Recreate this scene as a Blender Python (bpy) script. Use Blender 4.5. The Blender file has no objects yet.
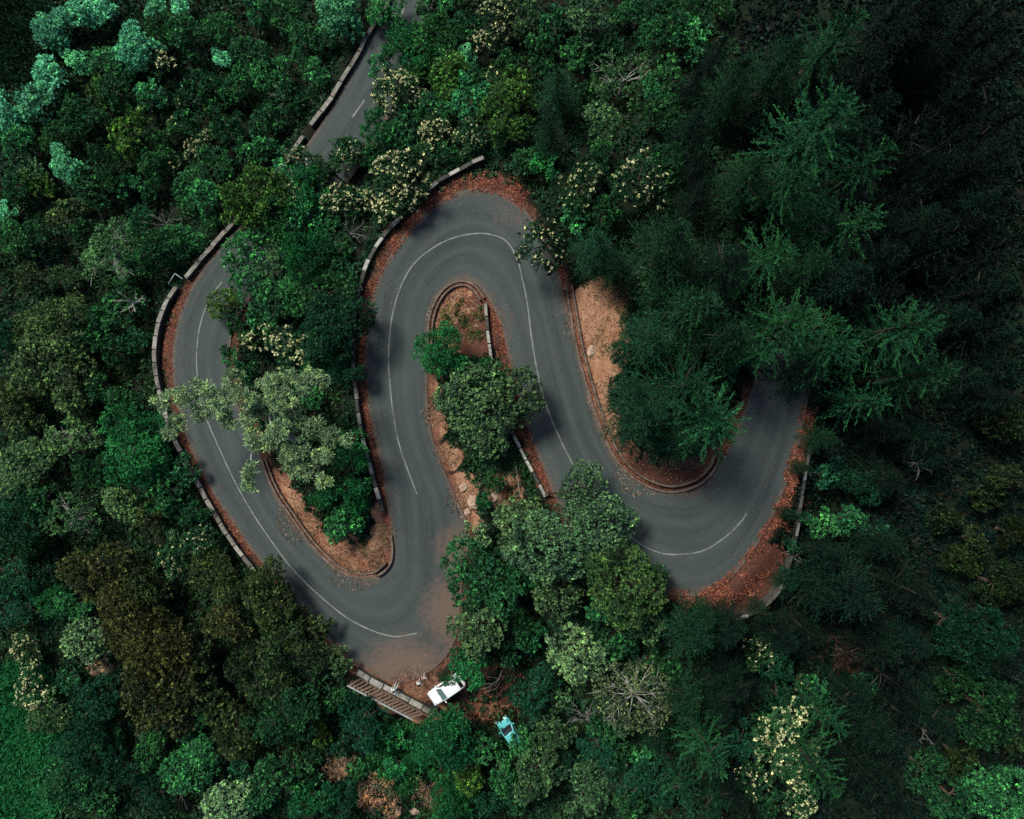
import bpy, bmesh, math, random
import numpy as np
from mathutils import Vector, Matrix
from mathutils.bvhtree import BVHTree
from mathutils.kdtree import KDTree

R = math.radians
scene = bpy.context.scene
COL = scene.collection
rng = np.random.default_rng(7)
random.seed(7)

# ------------------------------------------------------------------ camera / frame
CAM_H, FPX, CX, CY = 80.0, 800.0, 512.0, 409.5     # drone 80 m above the lowest part of the road

def at(px, py, z):
    """point at height z seen at pixel px,py of the photograph"""
    s = (CAM_H - z) / FPX
    return Vector(((px - CX) * s, -(py - CY) * s, z))

def to_px(p):
    s = FPX / (CAM_H - p[2])
    return CX + p[0] * s, CY - p[1] * s

# ------------------------------------------------------------------ object helpers
def link(o, parent=None):
    COL.objects.link(o)
    if parent is not None:
        o.parent = parent
    return o

def tag(o, label=None, cat=None, group=None, kind=None):
    if label: o['label'] = label
    if cat: o['category'] = cat
    if group: o['group'] = group
    if kind: o['kind'] = kind
    return o

def empty(name, loc, rz=0.0):
    o = bpy.data.objects.new(name, None)
    o.empty_display_size = 0.3
    o.location = loc
    o.rotation_euler = (0, 0, rz)
    return link(o)

class MB:
    """collects vertices and faces; build() links them as ONE mesh object"""
    def __init__(self):
        self.v, self.f, self.m = [], [], []

    def add(self, vs, fs, mi=0):
        b = len(self.v)
        self.v.extend([tuple(map(float, p)) for p in vs])
        for f in fs:
            self.f.append(tuple(i + b for i in f)); self.m.append(mi)
        return self

    def box(self, c, sx, sy, sz, M=None, mi=0, taper=1.0):
        vs = []
        for z in (-1, 1):
            t = 1.0 if z < 0 else taper
            for x, y in ((-1, -1), (1, -1), (1, 1), (-1, 1)):
                p = Vector((x * sx / 2 * t, y * sy / 2 * t, z * sz / 2))
                if M is not None: p = M @ p
                vs.append(p + Vector(c))
        self.add(vs, [(3, 2, 1, 0), (4, 5, 6, 7), (0, 1, 5, 4), (1, 2, 6, 5), (2, 3, 7, 6), (3, 0, 4, 7)], mi)
        return self

    def tube(self, pts, rads, n=7, mi=0):
        pts = [Vector(p) for p in pts]
        ring0 = len(self.v)
        vs, fs = [], []
        up = Vector((0, 0, 1))
        for i, p in enumerate(pts):
            a = pts[max(0, i - 1)]; b = pts[min(len(pts) - 1, i + 1)]
            t = (b - a)
            t = t.normalized() if t.length > 1e-6 else Vector((0, 0, 1))
            ref = Vector((1, 0, 0)) if abs(t.z) > 0.8 else up
            u = t.cross(ref).normalized(); w = t.cross(u)
            for k in range(n):
                an = 2 * math.pi * k / n
                vs.append(p + (u * math.cos(an) + w * math.sin(an)) * rads[i])
        for i in range(len(pts) - 1):
            for k in range(n):
                fs.append((i * n + k, i * n + (k + 1) % n, (i + 1) * n + (k + 1) % n, (i + 1) * n + k))
        fs.append(tuple(range(n)))
        fs.append(tuple(reversed([(len(pts) - 1) * n + k for k in range(n)])))
        self.add(vs, fs, mi)
        return self

    def mesh(self, name, mats, smooth=False):
        me = bpy.data.meshes.new(name)
        me.from_pydata(self.v, [], self.f)
        for m in (mats if isinstance(mats, (list, tuple)) else [mats]):
            me.materials.append(m)
        if any(self.m): me.polygons.foreach_set('material_index', self.m)
        if smooth: me.polygons.foreach_set('use_smooth', [True] * len(self.f))
        me.update()
        return me

    def build(self, name, mats, parent=None, smooth=False, bevel=0.0):
        o = bpy.data.objects.new(name, self.mesh(name, mats, smooth))
        link(o, parent)
        if bevel:
            b = o.modifiers.new('bevel', 'BEVEL'); b.width = bevel; b.segments = 2; b.limit_method = 'ANGLE'
        return o

def np_mesh(name, verts, quads, mats, tint=None, midx=None, smooth=False):
    me = bpy.data.meshes.new(name)
    nv, nf = len(verts), len(quads)
    me.vertices.add(nv); me.vertices.foreach_set('co', np.asarray(verts, np.float32).ravel())
    me.loops.add(nf * 4); me.loops.foreach_set('vertex_index', np.asarray(quads, np.int32).ravel())
    me.polygons.add(nf)
    me.polygons.foreach_set('loop_start', np.arange(0, nf * 4, 4, dtype=np.int32))
    for m in mats: me.materials.append(m)
    if midx is not None: me.polygons.foreach_set('material_index', np.asarray(midx, np.int32))
    if smooth: me.polygons.foreach_set('use_smooth', np.ones(nf, bool))
    me.update(calc_edges=True)
    if tint is not None:
        a = me.attributes.new('tint', 'FLOAT', 'FACE'); a.data.foreach_set('value', np.asarray(tint, np.float32))
    return me

# ------------------------------------------------------------------ materials
def new_mat(name):
    m = bpy.data.materials.new(name); m.use_nodes = True
    nt = m.node_tree; nt.nodes.clear()
    out = nt.nodes.new('ShaderNodeOutputMaterial'); b = nt.nodes.new('ShaderNodeBsdfPrincipled')
    nt.links.new(b.outputs[0], out.inputs[0])
    return m, nt, b

def nd(nt, kind, **kw):
    n = nt.nodes.new(kind)
    for k, v in kw.items():
        if k.startswith('i_'):
            key = k[2:]
            n.inputs[int(key) if key.isdigit() else key].default_value = v
        else: setattr(n, k, v)
    return n

def mixc(nt, fac, a, b, mode='MIX'):
    n = nt.nodes.new('ShaderNodeMix'); n.data_type = 'RGBA'; n.blend_type = mode
    for sock, val in ((n.inputs[0], fac), (n.inputs[6], a), (n.inputs[7], b)):
        if isinstance(val, bpy.types.NodeSocket): nt.links.new(val, sock)
        elif isinstance(val, (int, float)): sock.default_value = val
        else: sock.default_value = (*val, 1) if len(val) == 3 else val
    return n.outputs[2]

def noise(nt, scale, detail=4, rough=0.6, coord=None):
    n = nd(nt, 'ShaderNodeTexNoise', i_Scale=scale, i_Detail=detail, i_Roughness=rough)
    if coord is None:
        tc = nd(nt, 'ShaderNodeTexCoord'); coord = tc.outputs['Object']
    nt.links.new(coord, n.inputs['Vector'])
    return n.outputs['Fac']

def ramp(nt, fac, stops):
    n = nd(nt, 'ShaderNodeValToRGB')
    el = n.color_ramp.elements
    while len(el) < len(stops): el.new(0.5)
    for e, (p, c) in zip(el, stops):
        e.position = p
        e.color = (c, c, c, 1) if isinstance(c, (int, float)) else (*c, 1)
    nt.links.new(fac, n.inputs[0])
    return n.outputs[0]

def math_n(nt, op, a, b):
    n = nd(nt, 'ShaderNodeMath', operation=op)
    for s, v in ((n.inputs[0], a), (n.inputs[1], b)):
        if isinstance(v, (int, float)): s.default_value = v
        else: nt.links.new(v, s)
    return n.outputs[0]

def bump(nt, b, h, strength=0.4, dist=0.03):
    n = nd(nt, 'ShaderNodeBump', i_Strength=strength, i_Distance=dist)
    nt.links.new(h, n.inputs['Height']); nt.links.new(n.outputs[0], b.inputs['Normal'])

def rough_mat(name, c1, c2, scale=3.0, rough=0.85, spec=0.3, bumps=0.3, detail=6, island=0.0, moss=0.0):
    m, nt, b = new_mat(name)
    f = noise(nt, scale, detail, 0.65)
    if island:
        ge = nd(nt, 'ShaderNodeNewGeometry')
        f = math_n(nt, 'ADD', f, math_n(nt, 'MULTIPLY', math_n(nt, 'SUBTRACT', ge.outputs['Random Per Island'], 0.5), island))
    c = mixc(nt, ramp(nt, f, [(0.3, 0.0), (0.7, 1.0)]), c1, c2)
    if moss:
        c = mixc(nt, ramp(nt, noise(nt, 1.3, 7, 0.75), [(0.54, 0.0), (0.64, moss)]), c, (0.030, 0.034, 0.018))
    nt.links.new(c, b.inputs['Base Color'])
    b.inputs['Roughness'].default_value = rough
    b.inputs['Specular IOR Level'].default_value = spec
    if bumps: bump(nt, b, noise(nt, scale * 6, 4, 0.6), bumps, 0.03)
    return m

def flat_mat(name, c, rough=0.5, spec=0.5, metal=0.0, coat=0.0):
    m, nt, b = new_mat(name)
    f = noise(nt, 6.0, 3)
    v = mixc(nt, f, tuple(x * 0.9 for x in c), tuple(min(1, x * 1.08) for x in c))
    nt.links.new(v, b.inputs['Base Color'])
    b.inputs['Roughness'].default_value = rough
    b.inputs['Specular IOR Level'].default_value = spec
    b.inputs['Metallic'].default_value = metal
    b.inputs['Coat Weight'].default_value = coat
    return m

def leaf_mat(name, own=None, rough=0.45, spec=0.10, transl=0.15, warm=(1.32, 1.1, 0.62), boost=None):
    """leaves: base colour from the object's own colour, each spray of leaves a little lighter, darker or yellower"""
    m, nt, b = new_mat(name)
    if own is None:
        oi = nd(nt, 'ShaderNodeObjectInfo'); base = oi.outputs['Color']
    else:
        rgb = nd(nt, 'ShaderNodeRGB'); rgb.outputs[0].default_value = (*own, 1); base = rgb.outputs[0]
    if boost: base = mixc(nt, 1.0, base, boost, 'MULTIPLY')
    at_ = nd(nt, 'ShaderNodeAttribute', attribute_name='tint')
    t = at_.outputs['Fac']
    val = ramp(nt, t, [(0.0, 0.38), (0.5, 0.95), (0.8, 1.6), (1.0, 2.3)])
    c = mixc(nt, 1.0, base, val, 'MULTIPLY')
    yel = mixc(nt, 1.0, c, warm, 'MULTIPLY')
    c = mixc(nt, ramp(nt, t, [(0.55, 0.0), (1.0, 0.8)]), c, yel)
    nt.links.new(c, b.inputs['Base Color'])
    b.inputs['Roughness'].default_value = rough
    b.inputs['Specular IOR Level'].default_value = spec
    if transl:
        tr = nd(nt, 'ShaderNodeBsdfTranslucent'); nt.links.new(c, tr.inputs[0])
        mx = nd(nt, 'ShaderNodeMixShader', i_0=transl)
        nt.links.new(b.outputs[0], mx.inputs[1]); nt.links.new(tr.outputs[0], mx.inputs[2])
        out = [n for n in nt.nodes if n.type == 'OUTPUT_MATERIAL'][0]
        nt.links.new(mx.outputs[0], out.inputs[0])
    return m

LEAF = leaf_mat('leaf')
NEEDLE = leaf_mat('needle', rough=0.6, spec=0.15, transl=0.06)
BLOSSOM = leaf_mat('cream_blossom', (0.55, 0.55, 0.29), 0.7, 0.1, 0.1, (1.1, 1.0, 0.8))
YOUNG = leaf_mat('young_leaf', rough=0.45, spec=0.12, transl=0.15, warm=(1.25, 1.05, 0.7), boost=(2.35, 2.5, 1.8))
BARK = rough_mat('bark', (0.05, 0.035, 0.025), (0.14, 0.10, 0.075), 2.5)
DARKBARK = rough_mat('dark_bark', (0.022, 0.016, 0.012), (0.06, 0.045, 0.033), 2.5)
PALEBARK = rough_mat('pale_bark', (0.22, 0.20, 0.17), (0.42, 0.40, 0.36), 2.5)
GREYTWIG = rough_mat('dead_wood', (0.075, 0.068, 0.06), (0.19, 0.175, 0.155), 3.0)

# ------------------------------------------------------------------ the road: matched edge points, travelling from the top of the frame
PAIRS = [((418,-85),(466,-68)),((402,-45),(448,-25)),((380,2),(426,22)),((358,60),(406,72)),((332,107),(383,130)),((303,150),(350,180)),((268,195),(312,226)),
((233,233),(276,266)),((203,268),(252,296)),((185,300),(239,318)),((175,332),(231,340)),((172,365),(229,365)),((175,392),(233,390)),((183,428),(243,418)),
((194,457),(256,445)),((212,492),(268,474)),((232,522),(280,503)),((254,553),(296,527)),((285,590),(314,548)),((318,628),(335,567)),
((356,668),(356,577)),((404,684),(376,576)),((442,662),(387,567)),((458,632),(392,552)),((461,590),(391,530)),((469,548),(386,500)),
((465,520),(382,470)),((455,497),(375,440)),((445,472),(368,410)),((433,440),(365,375)),((428,405),(364,345)),((427,365),(367,320)),
((428,325),(373,292)),((433,305),(383,268)),((443,289),(400,240)),((456,281),(425,212)),((468,280),(460,190)),((479,287),(497,190)),
((488,298),(523,207)),((495,312),(546,238)),((502,328),(558,268)),((507,350),(566,300)),((513,375),(575,338)),((522,410),(586,378)),
((534,447),(598,423)),((544,470),(612,454)),((556,500),(631,475)),((580,533),(652,487)),((615,565),(672,491)),((655,590),(690,487)),
((700,597),(703,480)),((735,575),(714,470)),((764,535),(722,458)),((781,498),(732,440)),((793,465),(740,420)),((802,435),(748,400)),
((808,400),(756,375)),((818,350),(768,335)),((838,290),(788,275)),((862,220),(813,200)),((893,150),(845,128))]

def catmull(P, sub):
    P = np.asarray(P, float); out = []
    n = len(P)
    for i in range(n - 1):
        p0 = P[max(i - 1, 0)]; p1 = P[i]; p2 = P[i + 1]; p3 = P[min(i + 2, n - 1)]
        for k in range(sub):
            t = k / sub
            out.append(0.5 * ((2 * p1) + (-p0 + p2) * t + (2 * p0 - 5 * p1 + 4 * p2 - p3) * t * t + (-p0 + 3 * p1 - 3 * p2 + p3) * t ** 3))
    out.append(P[-1])
    return np.array(out)

SUB = 12
Apx = catmull([p[0] for p in PAIRS], SUB); Bpx = catmull([p[1] for p in PAIRS], SUB)
def smooth_arr(a, k):
    pad = np.concatenate([np.repeat(a[:1], k, 0), a, np.repeat(a[-1:], k, 0)])
    ker = np.ones(2 * k + 1) / (2 * k + 1)
    return np.stack([np.convolve(pad[:, j], ker, 'valid') for j in range(a.shape[1])], 1)
Apx = smooth_arr(Apx, 5); Bpx = smooth_arr(Bpx, 5)
Cpx = (Apx + Bpx) / 2
arc = np.concatenate([[0], np.cumsum(np.linalg.norm(np.diff(Cpx, axis=0), axis=1))])
i0 = 11 * SUB
Z = np.clip((arc - arc[i0]) / 100.0 * 0.55, -2.0, 9.0)         # climbs gently from the left bend to the upper right
Z = smooth_arr(Z[:, None], 12)[:, 0]
NP_ = len(Z)
A3 = np.array([at(Apx[i][0], Apx[i][1], Z[i]) for i in range(NP_)])
B3 = np.array([at(Bpx[i][0], Bpx[i][1], Z[i]) for i in range(NP_)])
C3 = (A3 + B3) / 2

def road_z(px, py):
    d = np.hypot(Cpx[:, 0] - px, Cpx[:, 1] - py)
    return float(Z[int(np.argmin(d))])

NAC = 14
rv = []
for i in range(NP_):
    for k in range(NAC + 1):
        t = k / NAC
        p = A3[i] * (1 - t) + B3[i] * t
        rv.append((p[0], p[1], p[2] + 0.05 * (1 - (2 * t - 1) ** 2)))
rf = [(i * (NAC + 1) + k, (i + 1) * (NAC + 1) + k, (i + 1) * (NAC + 1) + k + 1, i * (NAC + 1) + k + 1) for i in range(NP_ - 1) for k in range(NAC)]
flat_bvh = BVHTree.FromPolygons([(v[0], v[1], 0) for v in rv], rf)
road_bvh = BVHTree.FromPolygons(rv, rf)
ckd = KDTree(NP_)
for i in range(NP_): ckd.insert((C3[i][0], C3[i][1], 0), i)
ckd.balance()

def road_dist(x, y):
    loc, nrm, idx, d = flat_bvh.find_nearest((x, y, 0))
    return d, idx // NAC, loc, idx % NAC      # distance from asphalt, pair index, nearest point, column (0 = side A)

# ------------------------------------------------------------------ terrain
def sstep(a, b, x):
    t = min(1, max(0, (x - a) / (b - a))); return t * t * (3 - 2 * t)

from mathutils import noise as mnoise
def hills(x, y, s, seed):
    return mnoise.noise(Vector((x * s + seed, y * s - seed, seed * 0.7)))

Cs, Zs = C3[::6, :2], Z[::6]
_i = int(np.argmin(np.hypot(Cpx[:, 0] - 395, Cpx[:, 1] - 640)))
LAY0, LAY1 = at(357, 672, Z[_i] + .35), at(436, 715.5, Z[_i] + .35)
LAYD = (LAY1 - LAY0); LAYL = Vector((LAYD.x, LAYD.y)).length; LAYD = LAYD / LAYL
def ground_h(x, y):
    d, i, loc, colm = road_dist(x, y)
    d0 = d
    zn = float(Z[min(i, NP_ - 1)])
    q = ((Cs[:, 0] - x) ** 2 + (Cs[:, 1] - y) ** 2 + 2.0) ** -2.0
    zi = float((q * Zs).sum() / q.sum())
    h = zi
    sideA = colm < NAC / 2
    ip = i / SUB
    if sideA and 18.5 < ip < 25.5: d = max(0.0, d - 1.8 * sstep(18.5, 19.5, ip))
    if sideA and ip < 25.5:
        h -= 0.42 * min(d, 9) + 0.12 * max(0, min(d - 9, 40)) + 0.5 * sstep(0.5, 1.5, d)
    elif sideA and ip > 45:
        h += -0.35 * min(d, 5) + 0.10 * max(0, min(d - 8, 40))
    elif (not sideA) and ip > 38:
        h += 0.55 * min(max(d - 0.9, 0), 3.5) + 0.05 * max(0, d - 4)
    elif (not sideA) and 24 < ip <= 38:
        h += -0.15 * min(d, 4)
    far = max(0.0, math.hypot(x, y) - 70)
    h += 0.04 * far * hills(x, y, 0.012, 3.0)
    h += (0.5 * hills(x, y, 0.16, 1.0) + 0.22 * hills(x, y, 0.5, 5.0) + 0.09 * hills(x, y, 1.6, 9.0)) * sstep(0.8, 3.0, d)
    b = sstep(0.5, 2.6, d0)
    h = (zn - 0.10) * (1 - b) + h * b
    # the ground falls away on the far side of the wall by the lay-by
    rx, ry = x - LAY0.x, y - LAY0.y
    al = rx * LAYD.x + ry * LAYD.y; be = rx * LAYD.y - ry * LAYD.x
    if be > -0.2 and -4 < al < LAYL + 4:
        h -= 1.5 * sstep(0.0, 1.0, be) * sstep(-3.5, -1.5, al) * (1 - sstep(LAYL - .2, LAYL + 2.5, al)) * (1 - sstep(4, 12, be))
    return h

def ground_at_px(px, py):
    z = 0.0
    for _ in range(4):
        p = at(px, py, z); z = ground_h(p.x, p.y)
    return at(px, py, z)

# ------------------------------------------------------------------ ground sheet with soil, litter and grass areas
def axis(lo, hi, step):
    inner = list(np.arange(lo, hi + 1e-6, step))
    out, s, x = [], step, hi
    while x < 2200: s *= 1.35; x += s; out.append(x)
    neg, s, x = [], step, lo
    while x > -2200: s *= 1.35; x -= s; neg.append(x)
    return neg[::-1] + inner + out

# (px, py, radius px, soil, litter, grass): bare earth, red leaf litter, green grass as they lie on the ground
ZONES = [
 (455,310,28,.8,.3,.05),(440,310,16,.9,.2,.0),(462,330,26,.6,.3,.45),(475,335,22,.4,.9,0),(480,300,12,.6,.6,.2),(430,385,14,.9,.2,0),(436,425,13,.9,.1,0),
 (450,455,14,.9,.1,0),(462,490,18,1,0,0),(470,520,14,.7,.3,0),(505,490,22,.5,.2,.1),(590,325,34,1,0,0),(600,350,30,1,.05,0),(605,300,24,1,0,0),(585,300,14,1,0,0),
 (598,385,20,.95,.15,0),(606,420,18,.8,.3,0),(620,455,20,.7,.5,0),(645,475,22,.7,.6,0),(672,478,22,.6,.7,0),(697,468,20,.6,.6,0),(715,455,14,.5,.5,0),
 (280,480,12,.8,.2,0),(290,505,16,.9,.2,0),(305,528,18,.9,.2,0),(325,550,20,.9,.3,0),(350,562,22,.9,.25,.1),(375,560,20,.9,.3,0),(384,535,14,.9,.3,0),(380,512,10,.8,.3,0),
 (488,690,34,.42,.36,0),(470,700,24,.4,.3,0),(503,672,18,.3,.36,0),(397,690,24,.9,.4,0),(360,660,16,.8,.5,0),(425,700,24,.9,.5,0),
 (375,790,20,.4,.3,.3),(428,792,14,.4,.3,.2),(340,768,14,.5,.2,.1),(400,755,34,.15,0,1),(20,760,60,0,0,1),(20,700,40,0,0,1),(850,655,22,.0,.45,0),
 (170,345,14,.2,.9,0),(15,45,45,0,0,.5),(748,592,28,.1,1,0),(772,565,20,.1,1,0),(722,602,20,.1,.9,0),(545,480,10,.4,.7,0),(495,200,24,.4,1,0)]
xs, ys = axis(-72, 78, 0.5), axis(-62, 62, 0.5)
gv, zone = [], []
for y in ys:
    for x in xs:
        h = ground_h(x, y)
        gv.append((x, y, h))
        s_ = l_ = g_ = 0.0
        if abs(x) < 80 and abs(y) < 65:
            px, py = to_px((x, y, h))
            for (zx, zy, zr, a, b, c) in ZONES:
                dd = math.hypot(px - zx, py - zy) / zr
                if dd < 1.3:
                    w = 1 - sstep(0.7, 1.3, dd)
                    s_ = max(s_, a * w); l_ = max(l_, b * w); g_ = max(g_, c * w)
            d, ri = road_dist(x, y)[:2]
            e = (1 - sstep(0.4, 1.7, d)) * sstep(6.5, 8, ri / SUB) * (1 - sstep(55, 57, ri / SUB))
            s_ = max(s_, 0.36 * e); l_ = max(l_, 0.5 * e)
        zone.append((s_, l_, g_, 1.0))
nx = len(xs)
gq = [(j * nx + i, j * nx + i + 1, (j + 1) * nx + i + 1, (j + 1) * nx + i) for j in range(len(ys) - 1) for i in range(nx - 1)]

gm, nt, b = new_mat('forest_floor')
za = nd(nt, 'ShaderNodeAttribute', attribute_name='zone')
sep = nd(nt, 'ShaderNodeSeparateColor'); nt.links.new(za.outputs['Color'], sep.inputs[0])
n1, n2, n3 = noise(nt, 0.35, 6), noise(nt, 1.6, 8, 0.7), noise(nt, 6.0, 6, 0.7)
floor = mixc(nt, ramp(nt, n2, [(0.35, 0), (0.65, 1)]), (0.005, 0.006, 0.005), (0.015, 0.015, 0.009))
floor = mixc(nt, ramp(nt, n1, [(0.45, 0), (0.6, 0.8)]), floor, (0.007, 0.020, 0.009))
soil = mixc(nt, ramp(nt, n2, [(0.32, 0), (0.62, 1)]), (0.19, 0.078, 0.045), (0.38, 0.20, 0.115))
soil = mixc(nt, ramp(nt, n3, [(0.5, 0), (0.75, 0.7)]), soil, (0.50, 0.33, 0.21))
n6 = noise(nt, 17.0, 5, 0.75)
soil = mixc(nt, ramp(nt, n6, [(0.50, 0), (0.66, 0.75)]), soil, (0.10, 0.050, 0.034))
soil = mixc(nt, ramp(nt, n1, [(0.52, 0), (0.68, 0.6)]), soil, (0.16, 0.05, 0.028))
lit = mixc(nt, ramp(nt, n3, [(0.35, 0), (0.65, 1)]), (0.045, 0.022, 0.016), (0.15, 0.060, 0.040))
grs = mixc(nt, ramp(nt, n3, [(0.35, 0), (0.65, 1)]), (0.012, 0.06, 0.018), (0.035, 0.13, 0.035))
def edge(sock, nz):
    return ramp(nt, math_n(nt, 'ADD', sock, math_n(nt, 'MULTIPLY', math_n(nt, 'SUBTRACT', nz, 0.5), 0.9)), [(0.35, 0), (0.55, 1)])
c = mixc(nt, edge(sep.outputs[2], n2), floor, grs)
c = mixc(nt, edge(sep.outputs[0], n2), c, soil)
c = mixc(nt, edge(sep.outputs[1], n3), c, lit)
nt.links.new(c, b.inputs['Base Color'])
b.inputs['Roughness'].default_value = 0.95; b.inputs['Specular IOR Level'].default_value = 0.1
bump(nt, b, math_n(nt, 'ADD', n2, math_n(nt, 'MULTIPLY', n3, 0.5)), 0.7, 0.15)
GROUND_MAT = gm
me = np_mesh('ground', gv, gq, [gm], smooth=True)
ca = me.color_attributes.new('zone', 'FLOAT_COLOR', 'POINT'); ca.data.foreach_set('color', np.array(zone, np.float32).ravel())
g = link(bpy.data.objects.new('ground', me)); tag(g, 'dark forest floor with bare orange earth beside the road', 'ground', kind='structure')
ground_bvh = BVHTree.FromPolygons(gv, gq)
zone_np = np.array(zone).reshape(len(ys), nx, 4)
xs_np, ys_np = np.array(xs), np.array(ys)
def zone_at(x, y):
    i = min(int(np.searchsorted(xs_np, x)), nx - 1); j = min(int(np.searchsorted(ys_np, y)), len(ys) - 1)
    return zone_np[j, i]

# ------------------------------------------------------------------ asphalt
am, nt, b = new_mat('asphalt')
tc = nd(nt, 'ShaderNodeTexCoord')
n1, n2, n3 = noise(nt, 0.22, 5), noise(nt, 2.2, 8, 0.75), noise(nt, 16, 5, 0.75)
uvn = nd(nt, 'ShaderNodeUVMap', uv_map='lane'); mp = nd(nt, 'ShaderNodeMapping'); mp.inputs['Scale'].default_value = (2.6, 0.10, 1)
nt.links.new(uvn.outputs[0], mp.inputs[0]); streak = noise(nt, 1.0, 6, 0.7, mp.outputs[0])
mp2 = nd(nt, 'ShaderNodeMapping'); mp2.inputs['Scale'].default_value = (0.35, 0.05, 1); nt.links.new(uvn.outputs[0], mp2.inputs[0]); bands = noise(nt, 1.0, 3, 0.5, mp2.outputs[0])
base = mixc(nt, ramp(nt, n1, [(0.3, 0), (0.7, 1)]), (0.0165, 0.028, 0.0285), (0.030, 0.044, 0.0425))
base = mixc(nt, ramp(nt, n2, [(0.34, 0.75), (0.52, 0.0)]), base, (0.017, 0.024, 0.025))
base = mixc(nt, ramp(nt, n3, [(0.45, 0), (0.75, 0.75)]), base, (0.092, 0.10, 0.09))
base = mixc(nt, ramp(nt, streak, [(0.46, 0), (0.72, 0.8)]), base, (0.015, 0.022, 0.023))
base = mixc(nt, ramp(nt, bands, [(0.45, 0), (0.65, 0.6)]), base, (0.050, 0.062, 0.057))
wa = nd(nt, 'ShaderNodeAttribute', attribute_name='wear')
ws = nd(nt, 'ShaderNodeSeparateColor'); nt.links.new(wa.outputs['Color'], ws.inputs[0])
base = mixc(nt, math_n(nt, 'MULTIPLY', ws.outputs[1], 0.55), base, (0.055, 0.067, 0.063))         # polished wheel tracks
# wide patches of newer tar, stains and fine broken cracks
n4 = noise(nt, 0.55, 5, 0.62)
base = mixc(nt, ramp(nt, n4, [(0.56, 0), (0.60, 0.35)]), base, (0.034, 0.040, 0.038))
n5 = noise(nt, 1.0, 8, 0.8)
base = mixc(nt, ramp(nt, n5, [(0.60, 0), (0.75, 0.5)]), base, (0.070, 0.080, 0.072))
nw_ = nd(nt, 'ShaderNodeTexNoise', i_Scale=1.4, i_Detail=6); nt.links.new(tc.outputs['Object'], nw_.inputs['Vector'])
dis = mixc(nt, 0.55, tc.outputs['Object'], nw_.outputs['Color'], 'ADD')
vo = nd(nt, 'ShaderNodeTexVoronoi', feature='DISTANCE_TO_EDGE', i_Scale=0.42)
nt.links.new(dis, vo.inputs['Vector'])
crk = math_n(nt, 'MULTIPLY', ramp(nt, vo.outputs[0], [(0.0, 1.0), (0.022, 0.0)]), ramp(nt, n1, [(0.50, 0), (0.62, 0.42)]))
base = mixc(nt, crk, base, (0.018, 0.020, 0.021))
dust = ramp(nt, math_n(nt, 'ADD', ws.outputs[0], math_n(nt, 'ADD', math_n(nt, 'MULTIPLY', math_n(nt, 'SUBTRACT', n2, 0.5), 1.1), math_n(nt, 'MULTIPLY', math_n(nt, 'SUBTRACT', n3, 0.5), 0.9))), [(0.34, 0), (0.80, 0.85)])
base = mixc(nt, dust, base, (0.125, 0.080, 0.058))
nt.links.new(base, b.inputs['Base Color'])
b.inputs['Roughness'].default_value = 0.82; b.inputs['Specular IOR Level'].default_value = 0.35
bump(nt, b, n3, 0.5, 0.012)
wear = []
for i in range(NP_):
    for k in range(NAC + 1):
        t = k / NAC
        p = Apx[i] * (1 - t) + Bpx[i] * t
        dpx = math.hypot(p[0] - 405, p[1] - 690)
        du = 1 - sstep(12, 95, dpx)
        du = max(du, 0.9 * (1 - sstep(10, 75, math.hypot(p[0] - 462, p[1] - 612))), 0.78 * (1 - sstep(8, 62, math.hypot(p[0] - 466, p[1] - 550))))
        du = max(du, 0.70 * (1 - sstep(0.0, 0.16, min(t, 1 - t))), 0.45 * (1 - sstep(10, 45, math.hypot(p[0] - 512, p[1] - 212))), 0.35 * (1 - sstep(8, 40, math.hypot(p[0] - 505, p[1] - 320))), 0.45 * (1 - sstep(10, 30, math.hypot(p[0] - 570, p[1] - 300))))
        tr = math.exp(-((t - 0.13) / 0.05) ** 2) + math.exp(-((t - 0.36) / 0.05) ** 2) + math.exp(-((t - 0.64) / 0.05) ** 2) + math.exp(-((t - 0.87) / 0.05) ** 2)
        wear.append((du, min(1, tr), 0, 1))
me = np_mesh('road', rv, rf, [am], smooth=True)
ca = me.color_attributes.new('wear', 'FLOAT_COLOR', 'POINT'); ca.data.foreach_set('color', np.array(wear, np.float32).ravel())
uvl = me.uv_layers.new(name='lane')
sl = np.concatenate([[0], np.cumsum(np.linalg.norm(np.diff(C3, axis=0), axis=1))])
uva = []
for i in range(NP_ - 1):
    for k in range(NAC):
        for (a_, b_2) in ((i, k), (i + 1, k), (i + 1, k + 1), (i, k + 1)):
            uva += [b_2 / NAC * 6.5, sl[a_]]
uvl.data.foreach_set('uv', np.array(uva, np.float32))
road = link(bpy.data.objects.new('road', me)); tag(road, 'worn grey asphalt road winding in hairpins through the forest', 'road', kind='structure')

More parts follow.
